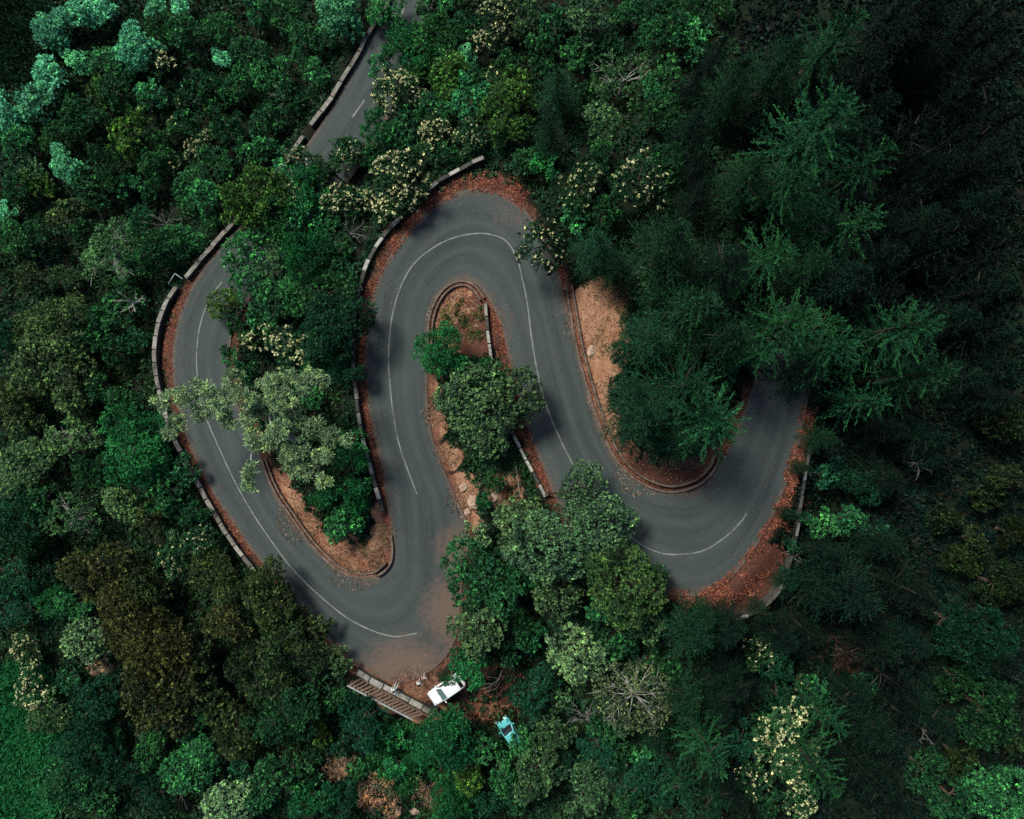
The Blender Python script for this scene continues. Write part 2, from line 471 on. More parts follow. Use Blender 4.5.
# ------------------------------------------------------------------ painted centre line
pm, nt, b = new_mat('worn_road_paint')
n2, n3 = noise(nt, 1.1, 6, 0.7), noise(nt, 14, 5, 0.7)
wearf = ramp(nt, math_n(nt, 'ADD', math_n(nt, 'MULTIPLY', n2, 0.65), math_n(nt, 'MULTIPLY', n3, 0.35)), [(0.44, 0.0), (0.62, 0.95)])
nt.links.new(mixc(nt, wearf, (0.21, 0.215, 0.19), (0.055, 0.062, 0.058)), b.inputs['Base Color']); b.inputs['Roughness'].default_value = 0.8
def on_road(px, py, lift=0.0):
    z = road_z(px, py)
    for _ in range(3):
        p = at(px, py, z)
        hit = road_bvh.ray_cast(Vector((p.x, p.y, 60)), Vector((0, 0, -1)))
        z = hit[0].z if hit[0] is not None else z
    p = at(px, py, z); p.z += lift
    return p
def line_strip(pts, w, name, closed_ends=True):
    P = catmull(pts, 10)
    P3 = [on_road(p[0], p[1], 0.008) for p in P]
    vs, fs = [], []
    for i, p in enumerate(P3):
        t = (P3[min(i + 1, len(P3) - 1)] - P3[max(i - 1, 0)]); t.z = 0; t.normalize()
        n = Vector((-t.y, t.x, 0)) * w / 2
        vs += [p + n, p - n]
    for i in range(len(P3) - 1): fs.append((2 * i, 2 * i + 1, 2 * i + 3, 2 * i + 2))
    m = MB(); m.add(vs, fs); o = m.build(name, pm)
    # sit on the crown of the road
    return o
LINE1 = [(222,282),(212,295),(206,307),(201,322),(198,337),(196.5,355),(197,372),(199,395),(207,420),(220,450),(235,482),(255,517),(283,557),(300,577),(321,597),(343,615),(358,624),(376,632),(396,636.5),(417,633)]
LINE2 = [(417,494),(406,465),(398,440),(393,412),(390,385),(388.5,362),(389.5,337),(393,312),(401,286),(413,265),(431,249),(453,238),(476,233.5),(493,235),(507,242),(517,259),(523,282),(527.5,305),(531.5,337),(537,370),(542,392),(549,413),(562,443),(577,472),(590,494),(608,518),(632,538),(652,550),(672,554.5),(702,551),(724,538),(739,524),(747,513)]
for nm, pts in (('road_marking', LINE1), ('road_marking', LINE2)):
    tag(line_strip(pts, 0.115, nm), 'thin worn white centre line painted along the road', 'road marking', kind='structure')
for pts in ([(352.5,117),(358.5,108.5),(364.5,100)], [(402,14),(403,11),(404,8)], [(293,205),(300,196),(307,187)], [(417,-18),(420,-26),(423,-34)]):
    tag(line_strip(pts, 0.17, 'road_marking'), 'short white lane dash on the upper road', 'road marking', kind='structure')

# ------------------------------------------------------------------ walls and kerbs
STONE = rough_mat('weathered_stone', (0.030, 0.029, 0.025), (0.095, 0.088, 0.075), 2.2, 0.9, 0.2, 0.6)
COPING = rough_mat('pale_coping_stone', (0.13, 0.115, 0.098), (0.31, 0.285, 0.245), 2.0, 0.85, 0.3, 0.6, island=0.45, moss=0.8)
COPING2 = rough_mat('dirty_coping_stone', (0.09, 0.08, 0.068), (0.22, 0.20, 0.17), 2.0, 0.85, 0.3, 0.6, island=0.5, moss=0.8)
WHITEBLK = rough_mat('worn_white_paint', (0.14, 0.13, 0.11), (0.38, 0.36, 0.31), 2.5, 0.8, 0.3, 0.5, island=0.35, moss=0.6)
DARKBLK = rough_mat('mossy_dark_stone', (0.022, 0.026, 0.022), (0.085, 0.082, 0.070), 2.5, 0.9, 0.2, 0.6, island=0.4, moss=0.9)
KERBM = rough_mat('kerb_concrete', (0.06, 0.042, 0.034), (0.20, 0.145, 0.115), 1.6, 0.9, 0.2, 0.6, moss=0.9)

def resample(P, step):
    P = [Vector(p) for p in P]
    L = [0.0]
    for a, b_ in zip(P, P[1:]): L.append(L[-1] + (b_ - a).length)
    n = max(1, round(L[-1] / step)); out = []
    j = 0
    for k in range(n + 1):
        s = L[-1] * k / n
        while j < len(L) - 2 and L[j + 1] < s: j += 1
        t = (s - L[j]) / max(1e-6, L[j + 1] - L[j])
        out.append(P[j].lerp(P[j + 1], t))
    return out

def wall(pts, label, block=1.25, width=0.45, height=0.55, mats=None, pattern=None, depth=1.6, zfix=None, cat='wall', skip=()):
    """masonry body with a coping of separate blocks; pts are where the wall's top is seen"""
    px = catmull(pts, 8)
    P = [at(p[0], p[1], (road_z(p[0], p[1]) if zfix is None else zfix) + height) for p in px]
    B = resample(P, block)
    root = empty('stone_parapet_wall', (B[0].x, B[0].y, B[0].z - height))
    tag(root, label, cat, kind='thing')
    inv = -Vector(root.location)
    body, cop = MB(), MB()
    rr = random.Random(len(pts) * 17 + int(pts[0][0]))
    for i, (a, b_) in enumerate(zip(B, B[1:])):
        if i in skip: continue
        t = b_ - a; L = t.length; an = math.atan2(t.y, t.x); pitch = math.asin(max(-1, min(1, t.z / L)))
        M = Matrix.Rotation(an, 3, 'Z') @ Matrix.Rotation(-pitch, 3, 'Y')
        mid = (a + b_) / 2
        body.box(mid + inv + Vector((0, 0, -0.13 - depth / 2)), L + 0.05 + rr.uniform(-.01, .01), width - 0.09, depth, M)
        j = M @ Vector((rr.uniform(-.03, .03), rr.uniform(-.03, .03), rr.uniform(-.025, .02)))
        Mj = M @ Matrix.Rotation(rr.uniform(-.03, .03), 3, 'Z')
        mi = 0 if pattern is None else pattern[i % len(pattern)]
        cop.box(mid + inv + j + Vector((0, 0, -0.065)), L - rr.uniform(0.03, 0.09), width * rr.uniform(0.92, 1.06), 0.14, Mj, mi, rr.uniform(.86, .96))
    body.build('masonry', STONE, root)
    cop.build('coping', mats or [COPING], root, bevel=0.025)
    return root

wall([(395,-30),(388,0),(378,18),(367,35),(356,57),(343,77),(328,102),(310,125)], 'pale stone parapet wall above the white dash on the upper road', 1.9, mats=[COPING, COPING2], pattern=[0,0,0,0,1])
wall([(303,136),(292,151),(280,167),(262,190),(245,209),(229,227),(217,240),(205,254),(196,264),(185,278)], 'pale stone parapet wall ending at the metal rail gap', 2.1)
wall([(175.5,287),(168,298),(162,311),(157.5,325),(154.5,342),(154,361),(157,384),(164,410),(172,436),(186,463),(200,488),(212,510),(232,543),(250,566),(270,593),(292,622)],
     'long curved stone parapet wall round the left bend beside red leaf litter', 1.35, mats=[COPING, COPING2], pattern=[0,0,1,0,0,0,1,0])
wall([(484,157),(477,159.5),(456,171),(435,183),(418,199),(400,217),(383,236),(370,256),(361,280),(356,302),(353,324),(352,350),(353,370),(355,387),(357,403),(359,420),(363,442),(370,466),(375,486),(383,512)],
     'wall of alternating white and dark blocks between the two left lanes', 1.25, 0.38, 0.45, [WHITEBLK, DARKBLK], [0,1])
wall([(485.5,303),(487.5,330),(491,356),(497,385),(508,422),(522,452),(532,470),(546,497)], 'white and dark block wall behind the two trees in the middle island', 1.3, 0.30, 0.40, [WHITEBLK, DARKBLK], [0,1,0,0])
wall([(812,440),(806,474),(802,500),(796,540),(784,584),(768,604),(748,616),(722,622)], 'block wall with white spots outside the right bend', 1.3, 0.26, 0.28, [DARKBLK, WHITEBLK], [0,0,1,0,0,0,1,0])
wall([(357,672),(372,681),(394,692.5),(415,704),(436,715.5)], 'straight pale wall beside the parked white car', 1.5, 0.55, 0.7, [COPING], None, 2.6, cat='wall')

def kerb(pts, w, h, label, off=0.0, name='kerb', smooth_n=8, mat=None):
    px = catmull(pts, smooth_n)
    P = []
    for p in px:
        z = road_z(p[0], p[1]); P.append(at(p[0], p[1], z))
    P = resample(P, 0.5)
    m = MB(); vs, fs = [], []
    for i, p in enumerate(P):
        t = P[min(i + 1, len(P) - 1)] - P[max(i - 1, 0)]; t.z = 0; t.normalize()
        n = Vector((-t.y, t.x, 0)); q = p + n * off
        a = w / 2
        jit = random.uniform(-.015, .015)
        vs += [q - n * a + Vector((0, 0, -0.3)), q - n * (a * 0.85) + Vector((0, 0, h + jit)), q + n * (a * 0.85) + Vector((0, 0, h + jit)), q + n * a + Vector((0, 0, -0.3))]
    for i in range(len(P) - 1):
        for k in range(3): fs.append((4 * i + k, 4 * i + k + 1, 4 * i + 5 + k, 4 * i + 4 + k))
    fs += [(0, 1, 2, 3), tuple(4 * (len(P) - 1) + k for k in (3, 2, 1, 0))]
    m.add(vs, fs)
    o = m.build(name, mat or KERBM); tag(o, label, 'kerb', kind='structure')
    return o
K1 = [(262,460),(268,477),(276,494),(293,519),(313,546),(336,568),(356,577),(376,576),(389,566),(392.5,552),(391,535)]
kerb(K1, 0.22, 0.14, 'weathered kerb round the left island')
kerb(K1[:9], 0.16, 0.30, 'low concrete edge inside the kerb of the left island', 0.42)
K2 = [(445,475),(437,450),(432,440),(428.5,415),(427,395),(427,365),(428.5,325),(433.5,305),(442,291),(454,282.5),(467,281.5),(477,288),(484,298)]
kerb(K2, 0.20, 0.14, 'weathered kerb round the middle island')
kerb(K2[5:], 0.18, 0.28, 'low concrete edge inside the kerb of the middle island', -0.40)
kerb([(468,525),(457,502),(446,476)], 0.22, 0.2, 'weathered kerb at the lower end of the middle island')
K3 = [(566,286),(571,318),(577,350),(586,384),(599,424),(613,455),(631,476),(652,488),(672,492),(691,488),(705,480),(716,467),(720,455)]
kerb(K3, 0.22, 0.14, 'weathered kerb below the orange bank')
kerb(K3, 0.20, 0.34, 'low concrete edge inside the kerb of the orange bank', 0.55)

# ------------------------------------------------------------------ foliage generators (numpy)
def unit(a): return a / np.maximum(np.linalg.norm(a, axis=-1, keepdims=True), 1e-9)

def leaf_quads(P, D, L, W, g, fold=0.25):
    """one folded four-cornered leaf per row: base P, direction D, length L, width W"""
    n = len(P)
    ref = unit(g.normal(size=(n, 3)) + np.array([0, 0, 1.2]))
    S = unit(np.cross(D, ref)); N = np.cross(S, D)
    L = L[:, None]; W = W[:, None]
    v = np.empty((n, 4, 3))
    v[:, 0] = P
    v[:, 1] = P + D * L * 0.5 + S * W * 0.5 + N * W * fold
    v[:, 2] = P + D * L - N * W * fold * 0.8
    v[:, 3] = P + D * L * 0.5 - S * W * 0.5 + N * W * fold
    return v.reshape(-1, 3)

def tufts(C, N, g, k=8, L=0.3, W=0.13, up=0.35, spread=0.9, tint=None):
    """a rosette of k leaves on every twig end C that points along N"""
    n = len(C)
    Nn = unit(N + np.array([0, 0, up]))
    D = unit(np.repeat(Nn, k, 0) * g.uniform(0.1, 0.9, (n * k, 1)) + unit(g.normal(size=(n * k, 3))) * spread)
    P = np.repeat(C, k, 0) + g.normal(size=(n * k, 3)) * L * 0.18
    sz = np.repeat(g.uniform(0.75, 1.25, n), k)
    Ls = L * sz * g.uniform(0.7, 1.2, n * k); Ws = W * sz * g.uniform(0.8, 1.2, n * k)
    if tint is None: tint = g.beta(2.2, 2.6, n)
    T = np.clip(np.repeat(tint, k) + g.normal(size=n * k) * 0.09, 0, 1)
    return leaf_quads(P, D, Ls, Ws, g), T

def finish(name, V, T, mats, midx=None):
    V = np.concatenate(V); T = np.concatenate(T)
    q = np.arange(len(V)).reshape(-1, 4)
    return np_mesh(name, V, q, mats, T, None if midx is None else np.concatenate(midx))

def dome_lobes(r, n, g, flat=0.75, lr=(0.26, 0.44)):
    """uneven crown: lobes of different size, some pushed out, some missing, on a lopsided dome"""
    out = []
    sk = g.uniform(-.28, .28, 2); ph = g.uniform(0, 6.28)
    for i in range(n + 3):
        a = 2.39996 * i + g.uniform(-.9, .9); u = (i + g.uniform(0.1, 0.9)) / (n + 3)
        if g.random() < 0.12: continue
        el = math.asin(max(-.3, 1 - 1.2 * u))
        rad = g.uniform(lr[0] * 0.62, lr[1] * 1.12) * r
        lop = 1 + 0.20 * math.cos(2 * a + ph) + 0.10 * math.cos(3 * a - ph)
        d = (r - rad * 0.85) * g.uniform(0.70, 1.16) * lop
        out.append((math.cos(a) * math.cos(el) * d + sk[0] * r * .3, math.sin(a) * math.cos(el) * d + sk[1] * r * .3, math.sin(el) * d * flat + g.uniform(-.12, .12) * r, rad))
    return np.array(out)

def crown(name, lobes, seed, k=8, L=0.30, W=0.13, dens=4.2, up=0.35, blossom=0.0, inner=0.35, keep=1.0, mats=None, spread=0.9, lobevar=0.14, bl=0.62):
    g = np.random.default_rng(seed)
    Cs_, Ns_, Ti = [], [], []
    for j, (x, y, z, r) in enumerate(lobes):
        n = max(6, int(4 * math.pi * r * r * dens * 0.8))
        d = unit(g.normal(size=(n, 3)))
        d[:, 2] = np.where((d[:, 2] < -0.25) & (g.random(n) < 0.75), -d[:, 2], d[:, 2])
        rr = r * (1 - inner * g.random(n) ** 2.2) * g.uniform(0.92, 1.12, n)
        ph = g.uniform(0, 6.28, 3)
        rr *= 1 + 0.16 * np.sin(d[:, 0] * 5 + ph[0]) * np.sin(d[:, 1] * 5 + ph[1]) + 0.12 * np.sin(d[:, 2] * 7 + ph[2])
        p = np.array([x, y, z]) + d * rr[:, None] * np.array([1, 1, 0.85])
        ok = g.random(n) < keep
        for m, (x2, y2, z2, r2) in enumerate(lobes):
            if m != j:
                ok &= np.linalg.norm(p - np.array([x2, y2, z2]), axis=1) > r2 * 0.80
        Cs_.append(p[ok]); Ns_.append(d[ok])
        Ti.append(np.clip(g.beta(2.2, 2.8, ok.sum()) + g.normal() * lobevar, 0, 1))
    C, N, T = np.concatenate(Cs_), np.concatenate(Ns_), np.concatenate(Ti)
    V, TT, MI = [], [], []
    v, t = tufts(C, N, g, k, L, W, up, spread, T)
    V.append(v); TT.append(t); MI.append(np.zeros(len(t), int))
    if blossom:
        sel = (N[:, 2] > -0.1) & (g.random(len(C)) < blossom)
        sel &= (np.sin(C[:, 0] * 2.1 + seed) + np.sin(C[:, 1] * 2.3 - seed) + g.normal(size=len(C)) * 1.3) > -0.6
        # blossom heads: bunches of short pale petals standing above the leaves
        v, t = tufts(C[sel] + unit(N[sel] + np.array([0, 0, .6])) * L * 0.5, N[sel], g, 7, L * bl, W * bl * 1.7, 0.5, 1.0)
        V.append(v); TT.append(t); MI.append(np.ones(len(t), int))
    return finish(name, V, TT, mats or [LEAF, BLOSSOM], MI)

def foxtails(S, E, g, step=0.09, L=0.24, W=0.075, droop=0.12, tint=0.5, taper=0.5):
    """needled shoots from S to E (rows): needles stand out round each shoot"""
    V, T = [], []
    n = len(S)
    ln = np.linalg.norm(E - S, axis=1)
    cnt = np.maximum(3, (ln / step).astype(int))
    idx = np.repeat(np.arange(n), cnt)
    u = np.concatenate([(np.arange(c) + g.random(c)) / c for c in cnt])
    A = unit(E - S)[idx]
    P = S[idx] + (E - S)[idx] * u[:, None]
    P[:, 2] -= droop * (ln[idx] * u ** 2)
    rad = unit(g.normal(size=(len(P), 3)) * np.array([1, 1, 0.6]))
    D = unit(A * g.uniform(0.8, 1.3, (len(P), 1)) + rad * 0.75)
    sc = (1 - taper * u) * g.uniform(0.8, 1.2, len(P))
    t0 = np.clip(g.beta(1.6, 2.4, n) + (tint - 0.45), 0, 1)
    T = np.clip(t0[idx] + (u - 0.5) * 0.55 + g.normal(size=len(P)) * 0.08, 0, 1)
    return leaf_quads(P, D, L * sc, W * np.ones(len(P)), g, 0.15), T

def conifer_crown(name, seed, h=12.0, r=4.5, whorls=11, per=7, side=6, sweep=0.25, nl=0.24, nw=0.075, low=0.18, wide=0.14):
    """tiers of long needled boughs, short and rising at the top, long and drooping below; origin at the foot of the tree"""
    g = np.random.default_rng(seed)
    S, E = [], []
    S2, E2 = [], []
    for wv in range(whorls):
        u = wv / (whorls - 1)                           # 0 top .. 1 bottom
        z = h * (1 - (1 - low) * u ** 1.05)
        n = per + (wv % 2)
        a0 = g.uniform(0, 6.28)
        for b in range(n):
            if g.random() < 0.08: continue
            a = a0 + 2 * math.pi * b / n + g.uniform(-.28, .28)
            ln = r * (0.12 + 0.88 * u ** 0.75) * g.uniform(0.72, 1.12)
            el = 0.75 - 1.0 * u + g.uniform(-.12, .12)
            d = np.array([math.cos(a) * math.cos(el), math.sin(a) * math.cos(el), math.sin(el)])
            s = np.array([0, 0, z + g.uniform(-.25, .25)]); e = s + d * ln
            S.append(s); E.append(e)
            sd = np.array([-math.sin(a), math.cos(a), 0])
            m = int(side * (0.4 + u * 0.9))
            for q in range(m):
                f = 0.22 + 0.72 * (q + g.random() * 0.7) / m
                sg = 1 if q % 2 else -1
                l2 = ln * (wide * (1 - f) + 0.07) * g.uniform(0.7, 1.25)
                p = s + d * ln * f; p[2] -= 0.12 * ln * f * f
                e2 = p + unit((d * (0.85 if wide > 0.3 else 1.15) + sd * sg * (0.62 + sweep * g.random()) + np.array([0, 0, g.uniform(-.25, .18)]))) * l2
                S2.append(p); E2.append(e2)
    for q in range(int(h * 34)):                       # short inner shoots that clothe the stem
        z = h * g.uniform(low * .7, .97); a = g.uniform(0, 6.28); l2 = g.uniform(.35, .9) * (1.15 - z / h)
        S2.append(np.array([0, 0, z])); E2.append(np.array([math.cos(a) * l2, math.sin(a) * l2, z + g.uniform(-.1, .4)]))
    S.append(np.array([0, 0, h - 0.2])); E.append(np.array([0, 0, h + 0.7]))
    V, T = [], []
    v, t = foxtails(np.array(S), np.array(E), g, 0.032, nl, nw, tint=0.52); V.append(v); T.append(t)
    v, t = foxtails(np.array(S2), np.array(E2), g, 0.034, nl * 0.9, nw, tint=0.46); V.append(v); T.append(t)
    return finish(name, V, T, [NEEDLE])

def limb_path(a, b, g, sag=0.12, n=5):
    a, b = Vector(a), Vector(b); L = (b - a).length
    k1 = Vector(g.normal(size=3)) * L * 0.05
    return [a.lerp(b, t) + Vector((0, 0, L * sag * math.sin(math.pi * t))) + k1 * math.sin(math.pi * t) for t in [i / (n - 1) for i in range(n)]]

# ------------------------------------------------------------------ crown prototypes: (radius they were drawn for, lobes, mesh)
PROTO = {}
def proto(kind, r, lobes, mesh): PROTO.setdefault(kind, []).append((r, lobes, mesh))
seed = 100
def round_lobes(r, n, g, flat=0.8, lr=(0.24, 0.36)):
    out = []
    for i in range(n):
        a = 2.39996 * i + g.uniform(-.5, .5); el = math.asin(1 - 1.15 * (i + 0.5) / n); rad = g.uniform(*lr) * r
        d = (r - rad * 0.85) * g.uniform(0.82, 1.10)
        out.append((math.cos(a) * math.cos(el) * d, math.sin(a) * math.cos(el) * d, math.sin(el) * d * flat, rad))
    return np.array(out)

for r, n in ((1.4, 9), (2.4, 17), (2.4, 20), (3.4, 26)):
    seed += 1; g = np.random.default_rng(seed)
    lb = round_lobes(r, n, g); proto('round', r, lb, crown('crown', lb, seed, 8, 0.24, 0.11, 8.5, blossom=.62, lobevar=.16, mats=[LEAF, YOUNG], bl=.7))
for r, n, lf in ((1.3, 6, .26), (1.3, 8, .33), (1.3, 7, .22), (2.2, 11, .33), (2.2, 14, .24), (2.2, 12, .28), (2.2, 9, .36), (2.2, 16, .22), (3.3, 18, .32), (3.3, 22, .25), (3.3, 15, .28), (4.6, 30, .30)):
    seed += 1; g = np.random.default_rng(seed)
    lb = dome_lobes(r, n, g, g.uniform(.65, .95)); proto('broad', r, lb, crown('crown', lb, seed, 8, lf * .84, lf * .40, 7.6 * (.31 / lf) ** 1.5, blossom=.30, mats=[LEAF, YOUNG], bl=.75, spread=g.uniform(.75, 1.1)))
for r, n in ((1.3, 7), (2.2, 12), (2.2, 14), (3.3, 20), (3.3, 24)):
    seed += 1; g = np.random.default_rng(seed)
    lb = dome_lobes(r, n, g, 0.8, (0.24, 0.38)); proto('fine', r, lb, crown('crown', lb, seed, 7, 0.23, 0.10, 11.5, spread=1.0))
for r, n in ((1.3, 7), (2.0, 11), (2.0, 12), (2.9, 17)):
    seed += 1; g = np.random.default_rng(seed)
    lb = dome_lobes(r, n, g, 0.85, (0.24, 0.4)); proto('flower', r, lb, crown('crown', lb, seed, 8, 0.28, 0.125, 6.6, blossom=0.85, bl=.66))
for r, n in ((1.3, 7), (2.2, 12), (3.0, 16)):
    seed += 1; g = np.random.default_rng(seed)
    lb = dome_lobes(r, n, g, 0.85, (0.24, 0.4)); proto('fewflower', r, lb, crown('crown', lb, seed, 8, 0.28, 0.125, 6.8, blossom=0.26, bl=.62))
for r, n in ((1.5, 9), (1.5, 10), (2.5, 18)):
    seed += 1; g = np.random.default_rng(seed)
    lb = dome_lobes(r, n, g, 0.9, (0.3, 0.42)); proto('pale', r, lb, crown('crown', lb, seed, 8, 0.26, 0.13, 8.5, lobevar=0.08))
for r, n in ((2.5, 13), (3.2, 17), (3.6, 22)):
    seed += 1; g = np.random.default_rng(seed)
    lb = dome_lobes(r, n, g, 0.6, (0.2, 0.32)); proto('open', r, lb, crown('crown', lb, seed, 7, 0.27, 0.12, 5.0, keep=0.85))
for r, n in ((4.0, 30),):
    seed += 1; g = np.random.default_rng(seed)
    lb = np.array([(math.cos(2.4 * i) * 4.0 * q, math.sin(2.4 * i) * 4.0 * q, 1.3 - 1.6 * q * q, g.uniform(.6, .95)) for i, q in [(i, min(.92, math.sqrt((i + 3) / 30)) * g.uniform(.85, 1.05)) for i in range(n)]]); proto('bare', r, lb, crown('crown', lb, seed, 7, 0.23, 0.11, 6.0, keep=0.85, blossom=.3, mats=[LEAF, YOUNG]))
for r, n in ((1.4, 9), (1.4, 11)):
    seed += 1; g = np.random.default_rng(seed)
    lb = dome_lobes(r, n, g, 0.6, (0.25, 0.4)); proto('dry', r, lb, crown('crown', lb, seed, 6, 0.34, 0.035, 5.0, spread=1.2))
for i, (h, r, wv, per, side, nl, nw) in enumerate(((13, 4.9, 12, 7, 6, .25, .065), (12, 4.5, 11, 7, 6, .25, .065), (14, 5.4, 13, 7, 7, .26, .065), (9, 3.2, 9, 6, 5, .22, .06))):
    m = conifer_crown('crown', 300 + i, h, r, wv, per, side, nl=nl, nw=nw); proto('conifer', r, h, m)
for i, (h, r) in enumerate(((12, 4.2), (12, 4.0))):          # softer, feathery conifers: many fine short shoots
    m = conifer_crown('crown', 330 + i, h, r, 13, 7, 8, sweep=0.7, nl=0.22, nw=0.065, wide=0.34); proto('feathery', r, h, m)

KINDS = {  # crown family, colour, bark, phrase, object name
 'dk': ('broad', (0.0157, 0.0687, 0.0268), BARK, 'dark green round-topped tree', 'broadleaf_tree'),
 'md': ('broad', (0.0267, 0.1289, 0.0479), BARK, 'mid-green clumpy tree', 'broadleaf_tree'),
 'br': ('fine', (0.0165, 0.1288, 0.0418), BARK, 'bright emerald bushy tree', 'broadleaf_tree'),
 'dt': ('fine', (0.0099, 0.0591, 0.0293), BARK, 'dark teal-green fine-leaved tree', 'broadleaf_tree'),
 'tl': ('pale', (0.1300, 0.4704, 0.2415), BARK, 'pale mint-green knobbly tree', 'pale_tree'),
 'gy': ('broad', (0.0605, 0.1289, 0.0593), BARK, 'grey-green light-tufted tree', 'broadleaf_tree'),
 'bf': ('broad', (0.0436, 0.0810, 0.0342), BARK, 'dark olive-green tufted tree', 'broadleaf_tree'),
 'bu': ('round', (0.0920, 0.1664, 0.0862), BARK, 'pale grey-buff round-crowned tree', 'broadleaf_tree'),
 'ol': ('broad', (.042,.050,.019), BARK, 'olive-brown leafy tree', 'broadleaf_tree'),
 'do': ('broad', (0.0267, 0.0491, 0.0194), BARK, 'dark olive leafy tree', 'broadleaf_tree'),
 'lm': ('broad', (0.0436, 0.1105, 0.0251), BARK, 'yellow-green leafy tree', 'broadleaf_tree'),
 'dl': ('broad', (0.0181, 0.0405, 0.0137), BARK, 'dim olive-green leafy tree', 'broadleaf_tree'),  # yellow-green kind with the dimness of the right edge painted into its colour
 'fl': ('flower', (0.0208, 0.0721, 0.0273), BARK, 'cream-flowering tree', 'flowering_tree'),
 'ff': ('fewflower', (0.0208, 0.0721, 0.0284), BARK, 'dark tree with few cream blossoms', 'flowering_tree'),
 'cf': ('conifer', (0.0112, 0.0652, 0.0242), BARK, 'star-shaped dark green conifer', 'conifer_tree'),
 'cd': ('conifer', (0.0014, 0.0076, 0.0062), BARK, 'almost black-green conifer', 'conifer_tree'),  # dark conifer, colour deepened further for the darkening towards the right edge
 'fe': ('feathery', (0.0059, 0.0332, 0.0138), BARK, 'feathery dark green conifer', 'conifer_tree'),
 'fd': ('feathery', (0.0024, 0.0145, 0.0085), BARK, 'feathery blackish conifer', 'conifer_tree'),  # dark feathery conifer whose colour also carries extra painted shade
 'gr': ('round', (.056,.108,.056), BARK, 'rounded grey-green tufted tree', 'broadleaf_tree'),
 'lr': ('round', (.042,.098,.040), BARK, 'rounded yellow-green tufted tree', 'broadleaf_tree'),
 'op': ('open', (0.0700, 0.1680, 0.0638), PALEBARK, 'open grey-green pale-limbed tree', 'open_crowned_tree'),
 'pb': ('bare', (0.0950, 0.1485, 0.0850), PALEBARK, 'sparse pale tree with bare white branches', 'sparse_tree'),
 'dr': ('dry', (0.2712, 0.1663, 0.1138), GREYTWIG, 'dry pinkish-brown shrub', 'dry_shrub'),
 'rd': ('dry', (.035,.020,.016), GREYTWIG, 'dead dark brown shrub', 'dry_shrub'),
}
SNAG = 'sn'
TREES = []      # root object, kind, px, py, r, own label
use_n = {}

def base_off_road(x, y, need=0.9):
    d, i, loc, colm = road_dist(x, y)
    if d >= need: return x, y
    e = A3[min(i, NP_ - 1)] if colm < NAC / 2 else B3[min(i, NP_ - 1)]
    c = C3[min(i, NP_ - 1)]
    v = Vector((e[0] - c[0], e[1] - c[1])).normalized()
    for s in (0.9, 1.3, 1.8, 2.5):
        q = Vector((e[0], e[1])) + v * s
        if road_dist(q.x, q.y)[0] >= need * 0.8: break
    return q.x, q.y

def trunk_mesh(base_rel_top, h, lobes_w, r_base, bark, g, nl=6, visible=False):
    """trunk from the root's origin up to the crown centre, limbs on to the crown's lobes"""
    m = MB(); top = Vector(base_rel_top)
    fork = top * 0.62 if not visible else top * 0.8
    path = [Vector((0, 0, -0.5)), Vector((top.x * .08, top.y * .08, top.z * .2)), Vector((top.x * .35, top.y * .35, top.z * .45)), fork, top]
    m.tube(path, [r_base * 1.25, r_base, r_base * .85, r_base * .65, r_base * .3], 8)
    L = sorted(lobes_w, key=lambda l: -Vector(l[:3]).length)
    for k, l in enumerate(L[:nl]):
        e = top + Vector(l[:3])
        s = fork.lerp(top, 0.15 + 0.6 * ((k * 7) % 5) / 5)
        pth = limb_path(s, e, g, 0.05)
        q_ = .27 if visible else .42
        m.tube(pth, [r_base * q_, r_base * q_ * .8, r_base * q_ * .62, r_base * q_ * .43, r_base * q_ * .2], 6)
        if visible:
            for q in range(5):
                st = pth[2].lerp(pth[4], q / 5.0)
                dv = (e - s) * 0.28 + Vector(g.normal(size=3)) * (e - s).length * 0.20
                m.tube([st, st + dv * .5 + Vector((0, 0, .06)), st + dv], [r_base * .16, r_base * .11, r_base * .05], 5)
    return m.mesh('trunk', bark, True)

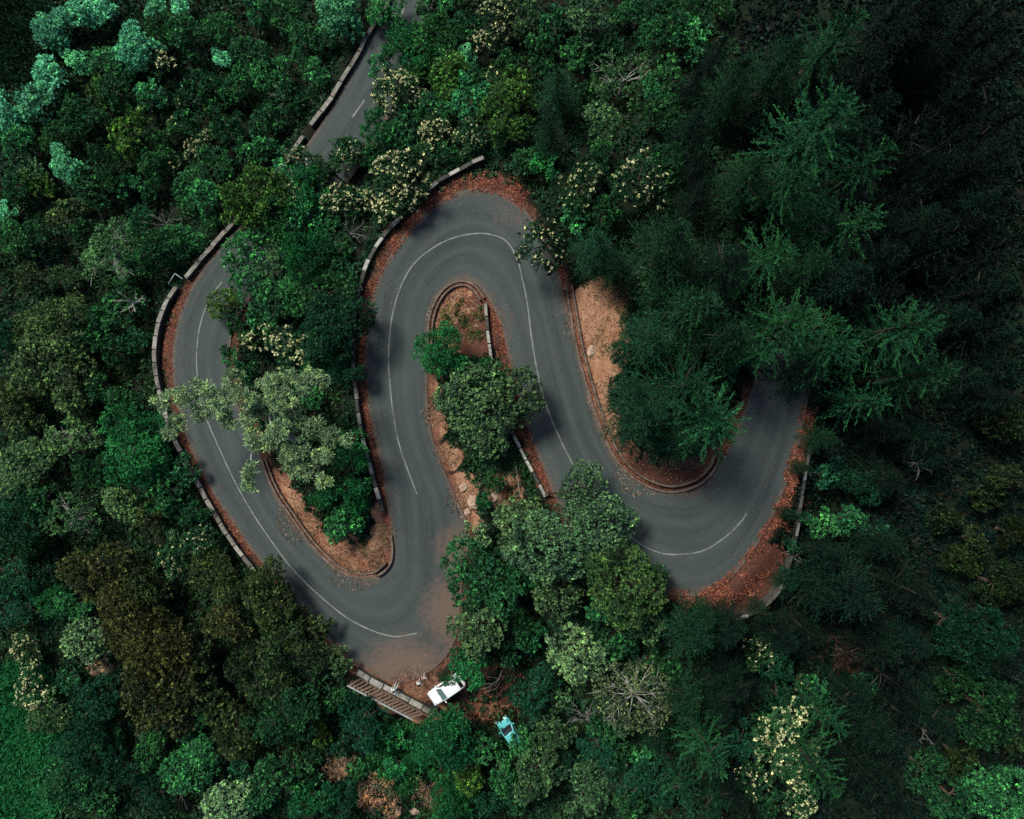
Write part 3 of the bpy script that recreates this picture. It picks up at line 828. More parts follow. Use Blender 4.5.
def plant(px, py, rpx, kind, label=None, base=None, hgt=None, squash=None, tilt=0.0):
    fam, colr, bark, phrase, oname = KINDS[kind]
    g = np.random.default_rng(int(px * 31 + py * 17 + rpx))
    con = fam in ('conifer', 'feathery')
    # height of the crown centre above ground, then world position of the pixel at that height
    r_m = rpx * 0.095
    if con:
        hh = hgt or min(17.0, 3.0 + r_m * 2.3); zc = hh * 0.95      # tip is what px, py mark
    else:
        zc = hgt or min(8.0, 0.5 + r_m * 1.25)
    z = 0.0
    for _ in range(5):
        p = at(px, py, z + zc); z = ground_h(p.x, p.y)
    x, y = p.x, p.y
    r_m = rpx * (CAM_H - (z + zc)) / FPX * (1.25 if con else (1.06 if label else 1.16))
    bx, by = x, y
    if base is not None:
        b_ = ground_at_px(*base); bx, by = b_.x, b_.y
    if not con or road_dist(bx, by)[0] < 0.9: bx, by = base_off_road(bx, by, 0.9)
    bz = ground_h(bx, by)
    opts = PROTO[fam]
    best = sorted(range(len(opts)), key=lambda i: abs(math.log(opts[i][0] / max(r_m, .3))) + 0.22 * use_n.get((fam, i), 0) / (1 + 0.2 * sum(v for (f, _), v in use_n.items() if f == fam)))[0]
    use_n[(fam, best)] = use_n.get((fam, best), 0) + 1
    r0, lob, me = opts[best]
    s = r_m / r0
    root = empty(oname, (bx, by, bz - 0.05))
    root['_k'] = kind
    rz = g.uniform(0, 6.28)
    cr = bpy.data.objects.new('crown', me); link(cr, root)
    v = g.uniform(0.66, 1.36); hs = g.uniform(-0.10, 0.10)
    if px > 890 and py < 740 and not con: v *= 0.6  # darkening towards the right edge of the frame, put into the crown colour
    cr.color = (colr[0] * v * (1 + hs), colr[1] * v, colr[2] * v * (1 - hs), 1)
    sx, sy = (g.uniform(.9, 1.1), g.uniform(.9, 1.1)) if con else (g.uniform(.82, 1.2), g.uniform(.82, 1.2))
    if con:
        zs = hh / lob
        cr.location = (x - bx, y - by, 0); cr.scale = (s * sx, s * sy, zs); cr.rotation_euler = (g.uniform(-.05, .05), g.uniform(-.05, .05), rz)
        if abs(x - bx) + abs(y - by) > 0.01: cr.rotation_euler = (0, 0, rz)
        m = MB(); rb = 0.12 + 0.035 * hh
        m.tube([Vector((0, 0, -.5)), Vector((x - bx, y - by, hh * .3)), Vector((x - bx, y - by, hh * .97))], [rb * .6, rb * .34, 0.03], 8)
        for k in range(2):                                     # bare pale twigs that show between the boughs
            a = g.uniform(0, 6.28); zz = hh * g.uniform(.3, .75); ln = r_m * (1.15 - zz / hh) * .8
            m.tube(limb_path((x - bx, y - by, zz), (x - bx + math.cos(a) * ln, y - by + math.sin(a) * ln, zz + .25), g, .04), [.06, .05, .04, .03, .015], 5)
        link(bpy.data.objects.new('trunk', m.mesh('trunk', DARKBARK, True)), root)
    else:
        sz = s * (squash or g.uniform(.85, 1.1))
        cz = (z + zc) - (bz - 0.05)
        cr.location = (x - bx, y - by, cz - r0 * s * 0.25); cr.scale = (s * sx, s * sy, sz); cr.rotation_euler = (g.uniform(-.12, .12), g.uniform(-.12, .12) + tilt, rz)
        ca_, sa_ = math.cos(rz), math.sin(rz)
        lw = [((l[0] * ca_ - l[1] * sa_) * s * sx * .93, (l[0] * sa_ + l[1] * ca_) * s * sy * .93, l[2] * sz * .93) for l in lob]
        vis = fam in ('open', 'bare')
        low = fam == 'dry'
        tm = trunk_mesh(cr.location, cz, lw, (0.07 if low else 0.08 + 0.045 * r_m), bark, g, 14 if fam == 'bare' else (9 if vis else 6), vis)
        link(bpy.data.objects.new('trunk', tm), root)
    TREES.append([root, kind, px, py, rpx, label])
    return root

def snag(px, py, rpx, label, hgt=4.0, n=9, name='bare_tree', mat=None, ang=None, arc_=6.28, pos_z=None):
    """leafless tree: trunk and forking bare limbs"""
    g = np.random.default_rng(int(px * 13 + py * 7))
    z = 0.0
    for _ in range(5):
        p = at(px, py, z + hgt); z = ground_h(p.x, p.y)
    r_m = rpx * (CAM_H - z - hgt) / FPX
    bx, by = base_off_road(p.x, p.y)
    bz = ground_h(bx, by)
    root = empty(name, (bx, by, bz - .05))
    m, m2 = MB(), MB()
    top = Vector((p.x - bx, p.y - by, hgt * .75))
    m.tube([Vector((0, 0, -.5)), top * .5, top, top + Vector((0.1, .1, hgt * .2))], [.16, .12, .08, .03], 7)
    a0 = g.uniform(0, 6.28) if ang is None else ang
    for k in range(n):
        a = a0 + arc_ * (k / n - (0 if arc_ > 6 else .5)) + g.uniform(-.25, .25); ln = r_m * g.uniform(.7, 1.1)
        s = top * g.uniform(.6, 1.0); e = Vector((top.x + math.cos(a) * ln, top.y + math.sin(a) * ln, hgt * g.uniform(.75, 1.1)))
        pth = limb_path(s, e, g, .06)
        m2.tube(pth, [.05, .042, .034, .026, .014], 5)
        for q in range(6):
            st = pth[1 + q % 3].lerp(pth[2 + q % 3], g.random())
            dv = (e - s).normalized() * ln * .3 + Vector(g.normal(size=3)) * ln * .17
            m2.tube([st, st + dv * .5 + Vector((0, 0, .05)), st + dv], [.03, .022, .01], 4)
    m.build('trunk', mat or GREYTWIG, root, True); m2.build('limb', mat or GREYTWIG, root, True)
    TREES.append([root, 'sn', px, py, rpx, label])
    return root

# ------------------------------------------------------------------ the trees, where the photograph has them: px, py of the crown, radius in px, kind, label
T = [
# upper left
(52,28,17,'tl'),(80,12,16,'tl'),(105,8,12,'tl'),(135,47,20,'tl'),(155,10,10,'tl'),(48,78,15,'tl'),(35,104,16,'tl'),(8,112,15,'tl'),(78,60,11,'tl'),(222,57,9,'tl'),(66,165,16,'tl'),(6,214,10,'tl'),(180,5,9,'tl'),
(30,168,12,'gy'),(165,66,13,'fl'),(176,100,8,'ff'),(197,146,13,'fl'),(168,165,10,'ff'),(180,125,9,'ff'),(66,212,13,'bf'),
(104,62,15,'md'),(120,92,17,'dk'),(84,118,16,'dk'),(130,130,20,'lm'),(58,132,15,'dk'),(190,36,18,'dk'),(225,28,17,'md'),(165,28,15,'dk'),(202,88,18,'dk'),(236,88,16,'md'),
(188,122,15,'dk'),(226,125,17,'dk'),(152,160,17,'md'),(108,162,17,'dk'),(92,190,17,'dk'),(186,186,16,'dk'),(18,145,17,'md'),(18,190,16,'dk'),(210,165,16,'dk'),(252,195,27,'lm'),(128,70,10,'md'),(150,95,13,'md'),(215,108,10,'lm'),(125,185,12,'md'),(100,90,11,'lm'),(160,140,11,'dk'),(40,185,11,'lm'),(65,100,10,'dk'),(148,190,11,'md'),
# along the upper road
(240,214,16,'lm'),(272,184,14,'lm'),(288,174,14,'md'),(262,212,12,'md'),(300,195,14,'ff'),(335,150,12,'ff'),
(378,17,13,'br'),(396,27,10,'br'),(430,42,17,'md'),(414,62,14,'br'),(425,22,10,'md'),(440,-4,14,'md'),
(340,9,24,'tl','pale mint-green round tree at the top of the photo, left of the upper road'),
(280,14,18,'dk'),(305,44,17,'dk'),(274,74,18,'md'),(316,72,13,'md'),(264,122,17,'dk'),(248,55,16,'dk'),(255,10,14,'md'),(290,100,14,'dk'),(262,150,13,'md'),(322,38,13,'dk'),(248,150,13,'dk'),
(405,40,19,'br'),(376,66,13,'br'),(384,12,15,'md'),(432,8,11,'ff'),(440,32,16,'dk'),(395,93,24,'fl','cream-flowering tree beside the upper road dash'),(436,132,16,'fl'),(397,181,29,'fl','large cream-flowering tree leaning over the wall at the top bend'),
(345,200,20,'fl'),(352,156,14,'ff'),(296,158,15,'ff'),(306,187,19,'br'),(376,132,19,'br'),(404,126,16,'dk'),(446,72,18,'lm'),(464,54,10,'tl'),(468,96,17,'md'),(325,168,17,'dk'),(425,160,12,'ff'),
(495,22,23,'fl'),(500,72,13,'ff'),(498,112,21,'lm'),(470,140,14,'ff'),(448,154,10,'dk'),(428,105,14,'dk'),(420,70,12,'lm'),(465,25,13,'dk'),(475,75,11,'dk'),(370,155,12,'md'),(330,200,13,'dk'),(445,110,12,'md'),
# top centre
(672,75,17,'dk'),(655,90,14,'md'),(640,50,14,'dk'),(585,95,15,'dk'),(575,55,14,'md'),(540,70,13,'dk'),(700,70,18,'fd'),(670,110,14,'dk'),(595,175,12,'dk'),(700,155,20,'fd'),(725,40,18,'fd'),(510,60,11,'dk'),(740,100,20,'fe'),(620,15,12,'dk'),(665,10,14,'dk'),
(526,16,20,'gy'),(590,20,23,'gy'),(558,22,13,'dk'),(640,15,19,'dk'),(690,14,17,'dk'),(722,8,13,'dk'),(560,72,25,'fe'),(520,92,17,'lm'),(516,128,13,'lm'),
(626,76,30,'op','open yellow-green tree with white forked branches, top centre'),(608,122,17,'gy'),(655,118,18,'dk'),(552,122,24,'fe'),(545,166,15,'br'),(581,184,22,'ff'),(640,182,30,'ff'),(678,160,18,'dk'),(660,48,17,'dk'),(692,38,16,'md'),
(745,60,38,'fe'),(700,120,26,'fd'),(760,170,34,'fe'),(705,190,24,'fd'),(600,150,12,'dk'),(525,160,13,'dk'),(540,45,13,'dk'),(610,45,12,'dk'),
# conifers on the right
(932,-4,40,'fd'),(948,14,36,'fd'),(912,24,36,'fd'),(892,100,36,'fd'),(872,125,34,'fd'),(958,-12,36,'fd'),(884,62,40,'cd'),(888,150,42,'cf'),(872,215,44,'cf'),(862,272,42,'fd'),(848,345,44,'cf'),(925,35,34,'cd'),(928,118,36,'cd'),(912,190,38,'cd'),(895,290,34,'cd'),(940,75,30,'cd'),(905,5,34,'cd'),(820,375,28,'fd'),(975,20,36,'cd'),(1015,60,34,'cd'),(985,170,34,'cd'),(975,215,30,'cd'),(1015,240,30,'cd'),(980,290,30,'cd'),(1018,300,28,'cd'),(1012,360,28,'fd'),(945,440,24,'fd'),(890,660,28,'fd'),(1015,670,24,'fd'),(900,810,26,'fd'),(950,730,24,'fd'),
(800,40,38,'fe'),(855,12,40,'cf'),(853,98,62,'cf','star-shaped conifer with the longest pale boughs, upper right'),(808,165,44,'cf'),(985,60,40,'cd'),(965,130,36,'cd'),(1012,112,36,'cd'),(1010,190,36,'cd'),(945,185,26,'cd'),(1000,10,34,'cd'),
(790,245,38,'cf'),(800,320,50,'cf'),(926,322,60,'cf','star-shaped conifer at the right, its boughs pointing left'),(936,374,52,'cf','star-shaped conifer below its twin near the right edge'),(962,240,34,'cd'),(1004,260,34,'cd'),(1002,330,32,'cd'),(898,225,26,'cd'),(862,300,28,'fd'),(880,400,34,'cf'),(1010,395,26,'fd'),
(542,248,27,'ff','dark green tree with cream blossoms hanging over the inside of the top bend'),(600,238,28,'fe'),(625,262,26,'fe'),(641,282,15,'gy'),(682,236,48,'fe'),(742,252,48,'fd'),(605,215,18,'dk'),(575,215,13,'md'),
(662,335,40,'fe'),(626,372,21,'dt'),(694,384,54,'cf'),(656,418,42,'fe'),(730,420,46,'cf'),(738,330,48,'fe'),(700,300,42,'fe'),(660,295,20,'fe'),(690,445,26,'fe'),(768,350,34,'cf'),(640,390,26,'fe'),
# left
(12,236,17,'md'),(40,238,15,'dk'),(106,252,34,'op','broad grey-green tree whose pale limbs show, left of the wall'),(34,272,18,'bf'),(62,278,14,'bf'),(154,252,25,'dk'),(122,310,20,'dk'),(60,316,26,'bf'),(52,370,33,'bf','largest olive-green clumpy tree near the left edge'),(28,330,14,'bf'),(8,342,18,'dt'),(14,397,23,'bf'),(112,350,16,'dk'),(102,386,20,'dk'),(90,330,18,'md'),(128,285,14,'dk'),(180,240,15,'md'),(205,200,17,'md'),(140,225,14,'dk'),(210,225,10,'dk'),(135,340,12,'dk'),(125,405,16,'dk'),(85,230,12,'dk'),
(240,252,22,'md'),(222,300,15,'lm'),(248,285,18,'md'),(252,336,13,'fl'),(234,362,13,'br'),(270,268,20,'gy'),(282,215,20,'md'),(308,260,29,'br'),(300,218,20,'md'),(290,344,23,'fl','round cream-flowering tree just above the pale pine'),(334,330,30,'dt'),(345,372,16,'dt'),(330,290,20,'dk'),(275,305,20,'dk'),(265,235,14,'dk'),(335,248,14,'dk'),(320,365,16,'dk'),(262,320,14,'md'),(325,222,12,'md'),(345,275,12,'dk'),(240,325,14,'dk'),(300,300,16,'md'),(350,310,12,'dt'),(248,372,12,'dk'),(310,395,12,'md'),
(442,354,27,'br','bright emerald bush on the middle island'),
# left, lower
(20,424,18,'bf'),(70,430,22,'op'),(137,446,34,'br','large emerald tree below the pine, left of the road wall'),(20,470,22,'gy'),(68,522,23,'op'),(118,506,16,'gy'),(152,520,16,'do'),(102,572,33,'ol','big olive-brown tree above the largest olive-brown one'),(142,588,26,'do'),(176,560,19,'ff'),(205,540,17,'ff'),(216,578,24,'do'),(248,585,18,'do'),(10,522,24,'dt'),(12,580,20,'dt'),(50,604,16,'br'),(78,606,14,'md'),(170,490,22,'dk'),(30,545,18,'dk'),(40,500,15,'dk'),(195,510,15,'dk'),(185,470,12,'dk'),(95,470,16,'dk'),
(348,452,19,'br'),(346,490,21,'br'),(340,525,17,'md'),(318,498,12,'br'),(300,472,11,'md'),(355,520,10,'md'),
(26,648,15,'fl'),(34,690,16,'fl'),(50,716,19,'gy'),(86,640,19,'bu'),(98,668,11,'dr'),(150,642,38,'ol','largest olive-brown tree, lower left'),(160,690,32,'ol'),(195,650,20,'do'),(230,622,20,'ol'),(95,702,20,'dt'),(85,745,22,'dt'),(122,770,20,'dt'),(60,780,22,'dk'),(150,750,15,'md'),(200,690,22,'do'),(235,730,22,'do'),(190,765,23,'md'),(226,806,22,'bu'),(265,605,20,'do'),(240,660,20,'do'),(115,630,14,'do'),(20,610,16,'dt'),(70,680,14,'dt'),(190,720,16,'dk'),(155,790,18,'dt'),(115,735,12,'dt'),(95,800,16,'dk'),
(272,592,24,'do'),(282,632,23,'do'),(266,682,22,'do'),(305,655,19,'do'),(276,722,23,'dk'),(320,735,13,'lm'),(300,700,18,'dk'),(362,722,22,'dt'),(388,738,13,'br'),(290,770,22,'dk'),(312,800,20,'br'),(265,790,18,'dk'),(338,660,13,'bf'),(318,628,13,'do'),(340,745,12,'dt'),(335,700,13,'dk'),(345,800,14,'dt'),(240,770,14,'dt'),
(340,767,12,'dr'),(373,790,16,'dr'),(428,792,15,'dr'),(392,808,12,'dr'),(395,765,13,'br'),(408,780,11,'br'),
(440,740,28,'br'),(467,775,17,'lm'),(450,804,22,'br'),(500,772,19,'md'),(420,760,12,'br'),(478,750,13,'md'),(485,800,15,'dt'),
# centre and lower centre
(472,398,28,'gr'),(512,398,30,'gr','rounded tree with light tufts on the middle island, right crown of two'),(490,430,25,'gr'),(488,375,17,'md'),
(475,536,14,'bu'),(585,488,24,'gr'),(598,524,27,'gr'),(552,546,33,'gr'),(626,588,37,'lr','largest round tree below the road centre, yellow-green tufted'),(520,526,27,'gr'),(556,597,25,'gr'),(482,580,29,'dk'),(506,560,18,'dk'),(478,626,25,'gr'),(468,666,19,'br'),(449,682,7,'br'),(522,738,9,'md'),(497,743,9,'dk'),(485,500,10,'br'),(494,480,9,'dk'),(600,560,16,'dk'),(520,580,18,'md'),(516,620,17,'dk'),(655,575,12,'dk'),
(576,652,29,'bu','pale grey-buff round tree below the large yellow-green tree'),(532,636,14,'md'),(536,692,20,'dt'),(562,702,12,'gy'),(635,700,40,'pb','sparse pale tree with bare white branches in its middle'),(556,730,22,'gy'),(534,776,24,'gy'),(590,790,24,'gy'),(565,762,14,'dt'),(650,626,16,'gy'),(604,612,16,'md'),(610,650,14,'dk'),(510,652,12,'dk'),(600,750,16,'dt'),(640,780,16,'dt'),(625,645,12,'dk'),(515,800,14,'dk'),
# lower right
(745,632,20,'fd'),(768,618,12,'fe'),(715,622,14,'fe'),(812,470,9,'fe'),(793,548,9,'dt'),(799,518,9,'fe'),(787,572,9,'dt'),(400,742,12,'br'),(415,775,11,'md'),(360,770,11,'md'),(384,775,10,'br'),(350,790,11,'dt'),(440,775,12,'br'),(445,815,12,'md'),(806,520,8,'dt'),(795,590,10,'fe'),
(620,745,15,'dk'),(645,760,13,'md'),(665,790,15,'dt'),(630,805,14,'dk'),(600,730,12,'dk'),(675,680,14,'dk'),(655,690,12,'dt'),(730,720,18,'fd'),(745,745,16,'dt'),(770,725,14,'dk'),(715,800,16,'dt'),(770,805,14,'dk'),(860,700,18,'fd'),(815,690,12,'dk'),(870,680,14,'dt'),(910,720,20,'fd'),(925,770,18,'dk'),(970,640,16,'dt'),(950,690,14,'dk'),(520,748,9,'md'),(820,640,16,'fd'),
(700,650,32,'fe'),(692,712,30,'fe'),(717,764,36,'cf'),(690,802,30,'cf'),(745,700,28,'fd'),(762,650,16,'ff'),(755,775,17,'ff'),(790,746,33,'fl','cream-flowering tree at the lower right beside the frond-like conifers'),(800,800,16,'fl'),(840,731,28,'cf'),(828,782,46,'cf'),(850,656,24,'rd','faint dead dark brown shrub at the lower right'),(780,662,16,'dt'),(797,682,9,'ff'),(890,740,34,'fd'),(885,790,32,'fd'),(735,645,24,'fd'),(780,700,18,'dt'),(650,665,16,'dk'),(660,750,18,'fe'),(740,810,20,'fd'),
(985,642,30,'dt'),(990,712,30,'dk'),(960,758,18,'dl'),(1010,746,12,'dl'),(1000,792,30,'md'),(955,800,18,'dk'),(905,690,30,'cd'),(930,655,22,'fd'),(960,680,18,'dk'),(1010,20,36,'fd'),(965,95,34,'fd'),(1000,150,34,'fd'),(955,150,30,'fd'),(990,200,34,'fd'),(1010,280,34,'fd'),(975,310,30,'fd'),(940,215,30,'fd'),(1015,340,26,'fd'),(985,375,26,'fd'),(890,330,30,'fd'),(935,5,36,'fd'),(900,250,30,'fd'),(850,110,30,'fe'),(835,200,34,'fe'),(825,260,34,'fe'),(835,320,32,'cf'),
(825,525,14,'md'),(850,521,13,'md'),(873,531,14,'dt'),(850,482,16,'dt'),(876,486,16,'dt'),(826,476,13,'dt'),(985,496,14,'dl'),(1002,424,24,'dl'),(946,520,14,'dl'),(1008,480,16,'do'),(965,560,18,'dl'),(1002,586,26,'dl'),(1012,532,16,'dl'),(872,600,46,'fd'),(832,606,30,'fd'),(930,600,34,'fd'),(905,480,22,'fd'),(945,460,18,'fd'),(900,550,26,'fd'),(790,645,24,'fd'),(840,560,22,'fd'),(950,620,18,'dt'),(905,430,22,'fd'),(975,540,13,'do'),(835,440,16,'fe'),
]
BASES = {(449,682):(455,662),(442,354):(452,372),(472,398):(480,420),(512,398):(498,424),(490,430):(486,440),(488,375):(478,380)}
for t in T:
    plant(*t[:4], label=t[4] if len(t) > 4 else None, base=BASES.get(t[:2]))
snag(160,221,17,'bare grey-twigged tree left of the upper stone wall')
snag(346,231,19,'leafless tree with bent limbs left of the top bend', 3.5, 5, ang=.6, arc_=2.6)
snag(452,38,9,'bare curling branch tree above the teal bush near the top', 3.0, 4)
snag(930,735,14,'bare twiggy tree at the lower right among dark conifers', 3.5, 5)
snag(170,785,20,'bare grey tree among shrubs near the bottom edge', 2.5)
snag(590,725,20,'bare dark-limbed tree left of the sparse white-branched tree', 3.0, 6, ang=2.4, arc_=2.2)
snag(925,465,18,'wispy bare tree below the star-shaped conifers at right', 4.0, 5)
snag(795,558,9,'dead orange-barked sapling beside the red leaf litter', 1.5, 4)
snag(280,92,16,'bare twiggy tree left of the upper road', 3.5, 5)
snag(125,300,14,'bare white-limbed tree below the broad grey-green one', 5.0, 6, mat=PALEBARK)

# ------------------------------------------------------------------ the pale pine leaning over the left lane
def pine():
    PUFF = [(163,402,12),(182,396,13),(200,410,13),(205,388,14),(222,402,15),(232,384,14),(246,398,16),(250,420,14),(252,445,12),(250,470,11),(247,487,8),(266,384,15),(268,408,15),(285,382,14),(303,380,13),(321,380,11),(284,402,14),(300,420,14),(282,430,14),
            (316,428,13),(332,437,13),(346,441,8),(300,448,13),(322,455,12),(308,474,11),(325,482,9),(282,452,12),(270,440,12),(292,470,9),(178,420,10),(170,432,8),(230,420,11)]
    zc = 9.0
    b_ = ground_at_px(296, 442)
    root = empty('pine_tree', (b_.x, b_.y, b_.z - .05))
    g = np.random.default_rng(77)
    lob = []
    for (x, y, r) in PUFF:
        zz = b_.z + zc + g.uniform(-1.0, 1.0) - 0.006 * math.hypot(x - 262, y - 415)
        p = at(x, y, zz) - b_; lob.append((p.x, p.y, p.z, r * (CAM_H - zz) / FPX * 0.90))
    small = []
    for (x, y, z, r) in lob:
        for q in range(8):
            a = g.uniform(0, 6.28); rr = r * g.uniform(.2, .85)
            small.append((x + math.cos(a) * rr, y + math.sin(a) * rr, z + g.uniform(-.3, .35), r * g.uniform(.3, .5)))
    me = crown('crown', np.array(small), 78, 11, 0.32, 0.075, 11.0, up=0.9, inner=0.5, mats=[NEEDLE, NEEDLE], lobevar=0.16)
    cr = link(bpy.data.objects.new('crown', me), root); cr.color = (.185, .29, .145, 1)
    m, m2 = MB(), MB()
    c = at(268, 412, b_.z + zc - 1.5) - b_
    m.tube([Vector((0, 0, -.4)), c * .3 + Vector((0, 0, .6)), c * .7, c], [.34, .28, .2, .13], 9)
    m.build('trunk', PALEBARK, root, True)
    for i, l in enumerate(lob):
        me_ = Vector(l[:3]); dc = (me_ - c).length
        near_ = [Vector(q[:3]) for q in lob if (Vector(q[:3]) - c).length < dc - .3 and (Vector(q[:3]) - me_).length < dc * .75]
        st_ = min(near_, key=lambda q: (q - me_).length) - Vector((0, 0, .25)) if near_ else c
        pth = limb_path(st_, me_ - Vector((0, 0, .2)), g, .04)
        m2.tube(pth, [.075, .065, .055, .045, .03], 6)
    m2.build('limb', PALEBARK, root, True)
    tag(root, 'pale green umbrella-like pine reaching over the left lane', 'tree')
    return root
pine()

# ------------------------------------------------------------------ labels: each tree told apart by its look, then by a landmark
MARK = [('the white car',445,690),('the blue-green car',509,732),('the timber walkway',385,700),('the red leaf patch',765,565),('the orange bank',595,335),('the pale pine',255,415),
 ('the emerald island bush',442,354),('the largest olive-brown tree',150,642),('the sparse tree with white branches',635,700),('the pale grey-buff round tree',576,652),
 ('the largest cream-flowering tree',397,181),('the longest-boughed conifer',853,98),('the twin star-shaped conifers',930,350),('the bright corner grass',15,760),('the dead brown shrub',850,656),
 ('the cream tree over the pine',290,344),('the gap in the stone wall',180,282),('the upper road dash',358,109),('the broad pale-limbed tree',106,252),
 ('the big mint-green tree',340,9),('the open tree with forked branches',626,76),('the dead orange-barked sapling',795,558),('the tip of the left island',380,575),('the largest olive-green clumpy tree',52,370),
 ('the top bend of the road',480,200),('the dark gap in the upper right',925,60),('the lower right cream tree',790,746),('the large emerald tree',137,446),('the two right-hand green bushes',838,523),('the top left corner',0,0),('the bottom right corner',1023,819)]
ORD = ['nearest', 'second', 'third', 'fourth', 'fifth']
def direction(mx, my, x, y):
    a = math.degrees(math.atan2(-(y - my), x - mx)) % 360
    return ['right of', 'above and right of', 'above', 'above and left of', 'left of', 'below and left of', 'below', 'below and right of'][int(((a + 22.5) % 360) // 45)]
GROUPS = {'broadleaf_tree': 'broadleaf trees of the forest', 'pale_tree': 'pale mint-green trees', 'flowering_tree': 'cream-flowering trees', 'conifer_tree': 'conifers on the right slope', 'dry_shrub': 'dry shrubs', 'open_crowned_tree': 'open-crowned trees', 'sparse_tree': None, 'bare_tree': 'leafless trees'}
def auto_label(e):
    root, kind, x, y, r, lab = e
    phrase = KINDS[kind][3]
    cands = []
    for (nm, mx, my) in MARK:
        dd = math.hypot(x - mx, y - my)
        if dd < 9: continue
        dr = direction(mx, my, x, y)
        same = sorted(math.hypot(t[2] - mx, t[3] - my) for t in TREES if t[1] == kind and math.hypot(t[2] - mx, t[3] - my) >= 9 and direction(mx, my, t[2], t[3]) == dr)
        k = min(range(len(same)), key=lambda i: abs(same[i] - dd))
        if k < len(ORD): cands.append((dd * (1 + 0.6 * k), nm, dr, k))
    if not cands: return None
    _, nm, dr, k = min(cands)
    return f'{ORD[k]} {phrase} {dr} {nm}'
for e in TREES:
    lab = e[5] or auto_label(e) or (KINDS[e[1]][3] + ' among similar trees on the forest slope')
    w_ = lab.split()
    if len(w_) > 16: lab = lab.replace(' leafy tree', ' tree').replace('fine-leaved ', '').replace('with few cream blossoms', 'with few blossoms').replace('round-topped ', '')
    assert len(lab.split()) <= 16 or print('LONG', lab) is None
    cat = 'shrub' if e[1] in ('dr', 'rd') else 'tree'
    nm = e[0].name.split('.')[0]
    tag(e[0], lab, cat, GROUPS.get(nm))
    if '_k' in e[0]: del e[0]['_k']

# ------------------------------------------------------------------ ground cover: undergrowth, fallen leaves, grasses (stuff: nobody could count it)
def drop(x, y):
    hit = ground_bvh.ray_cast(Vector((x, y, 90)), Vector((0, 0, -1)))
    return hit[0].z if hit[0] is not None else 0.0

UNDER, nt_, b_ = new_mat('undergrowth_leaf')
at_ = nd(nt_, 'ShaderNodeAttribute', attribute_name='tint'); oi_ = nd(nt_, 'ShaderNodeObjectInfo')
nz_ = noise(nt_, 0.22, 4)
cc = mixc(nt_, 1.0, oi_.outputs['Color'], ramp(nt_, at_.outputs['Fac'], [(0, .5), (.5, .95), (1, 1.7)]), 'MULTIPLY')
cc = mixc(nt_, ramp(nt_, nz_, [(.42, 0), (.62, 1)]), cc, mixc(nt_, 1.0, cc, (1.9, 1.15, .8), 'MULTIPLY'))
nt_.links.new(cc, b_.inputs['Base Color']); b_.inputs['Roughness'].default_value = .6; b_.inputs['Specular IOR Level'].default_value = .15

def undergrowth(n, xr, yr, colr, label, seed, tall=1.0):
    g = np.random.default_rng(seed)
    C, Nn = [], []
    for i in range(n):
        x, y = g.uniform(*xr), g.uniform(*yr)
        d = road_dist(x, y)[0]
        zn = zone_at(x, y)
        if d < 0.9 + 0.7 * g.random(): continue
        if max(zn[0], zn[1]) > 0.25 + 0.3 * g.random(): continue
        if zn[2] > 0.4 + .3 * g.random(): continue
        hum = max(0.0, 0.75 + 1.2 * hills(x, y, 0.33, 21.0) + 0.6 * hills(x, y, 0.9, 31.0)) * tall * sstep(0.8, 3.0, d) * min(1, 1.6 - 1.6 * max(zn))
        C.append((x, y, drop(x, y) + 0.1 + hum * g.uniform(.55, 1.0)))
        Nn.append((hills(x + .5, y, .5, 4) * 1.2, hills(x, y + .5, .5, 8) * 1.2, 1.0))
    v, t = tufts(np.array(C), unit(np.array(Nn)), g, 8, 0.44, 0.18, 0.3, 1.0)
    me = finish('undergrowth', [v], [t], [UNDER])
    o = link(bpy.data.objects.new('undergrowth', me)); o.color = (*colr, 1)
    tag(o, label, 'undergrowth', kind='stuff')
undergrowth(52000, (-66, 20), (-54, 54), (.011, .050, .022), 'dark green undergrowth between the broadleaf trees', 41)
undergrowth(42000, (20, 74), (-54, 54), (.002, .013, .010), 'blackish undergrowth beneath the conifers', 42, 0.9)  # the conifers' shade is painted into this leaf colour

LITTER, nt_, b_ = new_mat('fallen_leaf')
at_ = nd(nt_, 'ShaderNodeAttribute', attribute_name='tint')
nt_.links.new(ramp(nt_, at_.outputs['Fac'], [(0, (.04, .016, .012)), (.35, (.13, .042, .028)), (.7, (.34, .10, .052)), (1, (.42, .23, .14))]), b_.inputs['Base Color'])
b_.inputs['Roughness'].default_value = .75; b_.inputs['Specular IOR Level'].default_value = .15
def edge_pts(side, i0_, i1_, dmin, dmax, n, g, bias=1.0):
    out = []
    E, O = (A3, B3) if side == 'A' else (B3, A3)
    for k in range(n):
        f = g.uniform(i0_ * SUB, i1_ * SUB); i = int(f); i = min(i, NP_ - 2); fr = f - i
        e = E[i] * (1 - fr) + E[i + 1] * fr; o_ = O[i] * (1 - fr) + O[i + 1] * fr
        v = (e - o_)[:2]; v = v / np.linalg.norm(v)
        d = dmin + (dmax - dmin) * g.random() ** bias
        out.append((e[0] + v[0] * d, e[1] + v[1] * d))
    return out
def surface_z(x, y):
    h1 = road_bvh.ray_cast(Vector((x, y, 90)), Vector((0, 0, -1)))
    h2 = drop(x, y)
    return max(h2, h1[0].z if h1[0] is not None else -99)
